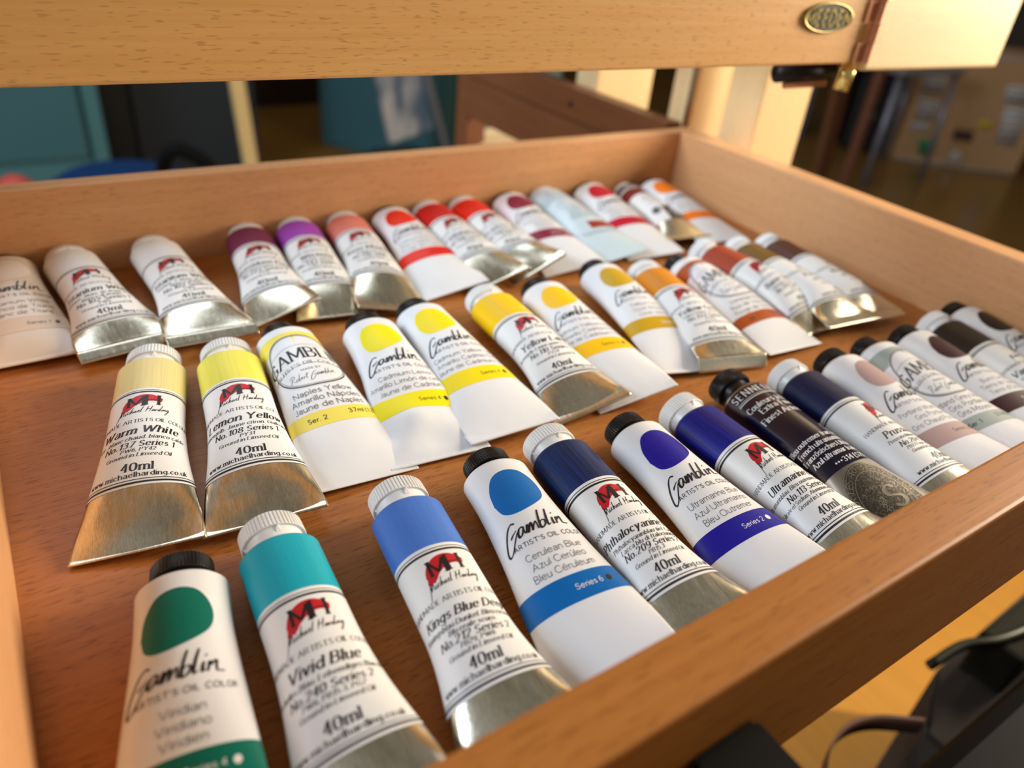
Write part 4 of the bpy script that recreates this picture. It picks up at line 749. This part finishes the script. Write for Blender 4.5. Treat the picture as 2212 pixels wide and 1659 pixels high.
# cardboard carton with stickers
cc = empty('cardboard_carton', 'large brown cardboard carton with white, green and yellow stickers', 'box', (3.9, 1.8, FZ)); card = mat('cardboard', (196, 152, 106), .85)
A0 = Vector((3.706, 1.996, 0)); A1 = Vector((4.107, 1.574, 0)); dv = (A1 - A0).normalized(); nv_ = Vector((dv.y, -dv.x, 0))
if nv_.y > 0: nv_ = -nv_
pin(rbox('carton_body', (3.706, 1.996), (4.107, 1.574), .42, FZ, FZ + .515, card), cc)
WST = mat('white_sticker', (206, 200, 196), .5); GST = mat('green_sticker', (16, 150, 96), .5); YST = mat('yellow_sticker', (226, 190, 30), .5); DST = mat('brown_print', (84, 62, 44), .8)
def stick(name, pts, mt, lines=0):
    mb = MB(); P = [A0 + dv * s + Vector((0, 0, FZ + z)) + nv_ * .0012 for s, z in pts]; P2 = [q + nv_ * .0006 for q in P]
    n = len(P); mb.add([tuple(q) for q in P + P2], [tuple(range(n, 2 * n))] + [(i, (i + 1) % n, n + (i + 1) % n, n + i) for i in range(n)], mt)
    if lines:
        s0, s1 = min(p[0] for p in pts) + .012, max(p[0] for p in pts) - .02; z0, z1 = min(p[1] for p in pts), max(p[1] for p in pts)
        for k in range(lines):
            z = z1 - (z1 - z0) * (k + .7) / (lines + .5); q = [A0 + dv * s + Vector((0, 0, FZ + zz_)) + nv_ * .0022 for s, zz_ in ((s0, z), (s1, z), (s1, z - .006), (s0, z - .006))]; mb.add([tuple(v) for v in q], [(0, 1, 2, 3)], DST)
    o = mb.build(name, None); return pin(o, cc)
stick('white_sticker', [(.017, .402), (.129, .402), (.130, .320), (.030, .312)], WST, 3); stick('white_sticker', [(.040, .293), (.134, .293), (.144, .20), (.06, .19)], WST, 4); stick('white_sticker', [(.039, .18), (.126, .185), (.135, .145), (.046, .147)], WST, 1)
stick('white_sticker', [(.389, .40), (.50, .40), (.50, .321), (.396, .321)], WST, 3); stick('white_sticker', [(.416, .307), (.52, .307), (.53, .133), (.439, .143)], WST, 5)
stick('yellow_sticker', [(.365 + .038 * math.cos(k * .5236), .214 + .016 * math.sin(k * .5236)) for k in range(12)], YST); stick('green_sticker', [(.096, .11), (.185, .117), (.191, .045), (.13, .036)], GST, 2)
stick('white_mark', [(.275, .082), (.300, .082), (.335, .03), (.25, .03)], WST); stick('brown_print', [(.24, .18), (.33, .18), (.335, .13), (.245, .13)], DST); stick('tape_strip', [(.03, .018), (.58, .018), (.58, .001), (.03, .001)], mat('pale_tape', (186, 168, 150), .4))
stick('tape_strip', [(.27, .512), (.57, .512), (.57, .497), (.27, .497)], mat('pale_tape', (186, 168, 150), .4))
# near right, below the drawer front
kc = empty('black_case', 'tall black padded case standing below the drawer front, at the bottom right', 'case', (.6, -.2, FZ)); kb = mat('black_leatherette', (6, 4, 4), .6, 0, .05)
pin(box('case_body', .14, -.42, FZ, 1.05, -.0185, -.152, kb, None, .010), kc)
tb = empty('grey_canvas_bag', 'grey canvas bag with a brown strap behind the black case', 'bag', (.56, .01, FZ)); gc = mat('grey_canvas', (66, 60, 55), .9, 0, .1)
bm = bmesh.new(); top = [(.438, -.012), (.438, .006), (.492, .030), (.64, .030), (.64, -.012)]
vs = [bm.verts.new((x, y, FZ)) for x, y in top] + [bm.verts.new((x, y, -.25 + .03 * (x > .6))) for x, y in top]
bm.faces.new(vs[:5][::-1]); bm.faces.new(vs[5:]); [bm.faces.new((vs[i], vs[(i + 1) % 5], vs[5 + (i + 1) % 5], vs[5 + i])) for i in range(5)]
bmesh.ops.bevel(bm, geom=list(bm.edges), offset=.003, segments=2, affect='EDGES'); pin(from_bm('bag_body', bm, gc), tb)
bm = boxbm(.500, -.006, -.25, .60, .022, -.205, .004); pin(from_bm('bag_flap', bm, mat('olive_canvas', (34, 32, 24), .9, 0, .1)), tb)
V, F = tube_along(spline([(.452, .026, -.215), (.480, .022, -.208), (.505, .010, -.203), (.56, .0, -.20)], 5), .0035, 10); pin(link('clip', V, F, mat('dark_olive_metal', (46, 46, 36), .4, .5)), tb)
sp_ = spline([(.352, .012, -.262), (.362, .026, -.252), (.385, .033, -.248), (.41, .028, -.248), (.44, .010, -.25)], 8); V = []; F = []
for i, p in enumerate(sp_):
    for dx, dz in ((0, .007), (0, -.007)):
        for dy in (.0009, -.0009): V.append((p[0] + dy, p[1] + dy, p[2] + dz))
for i in range(len(sp_) - 1):
    a = 4 * i
    for q in ((0, 1), (1, 3), (3, 2), (2, 0)): F.append((a + q[0], a + q[1], a + 4 + q[1], a + 4 + q[0]))
pin(link('strap', V, F, mat('brown_strap', (92, 58, 42), .6)), tb)

bpy.context.view_layer.update()
for o in TUBES:      # rest every tube on the drawer bottom and clear of the back wall
    del o['n_']; pts = [o.matrix_world @ (c.matrix_local @ v.co) for c in o.children for v in c.data.vertices]
    zmin = min(p.z for p in pts); ymax = max(p.y for p in pts); o.location.z += max(0.0, 0.00015 - zmin)
    if zmin > 0.0004: o.location.z -= zmin - 0.00015
    o.location.y -= max(0.0, ymax - (DD - 0.0004))
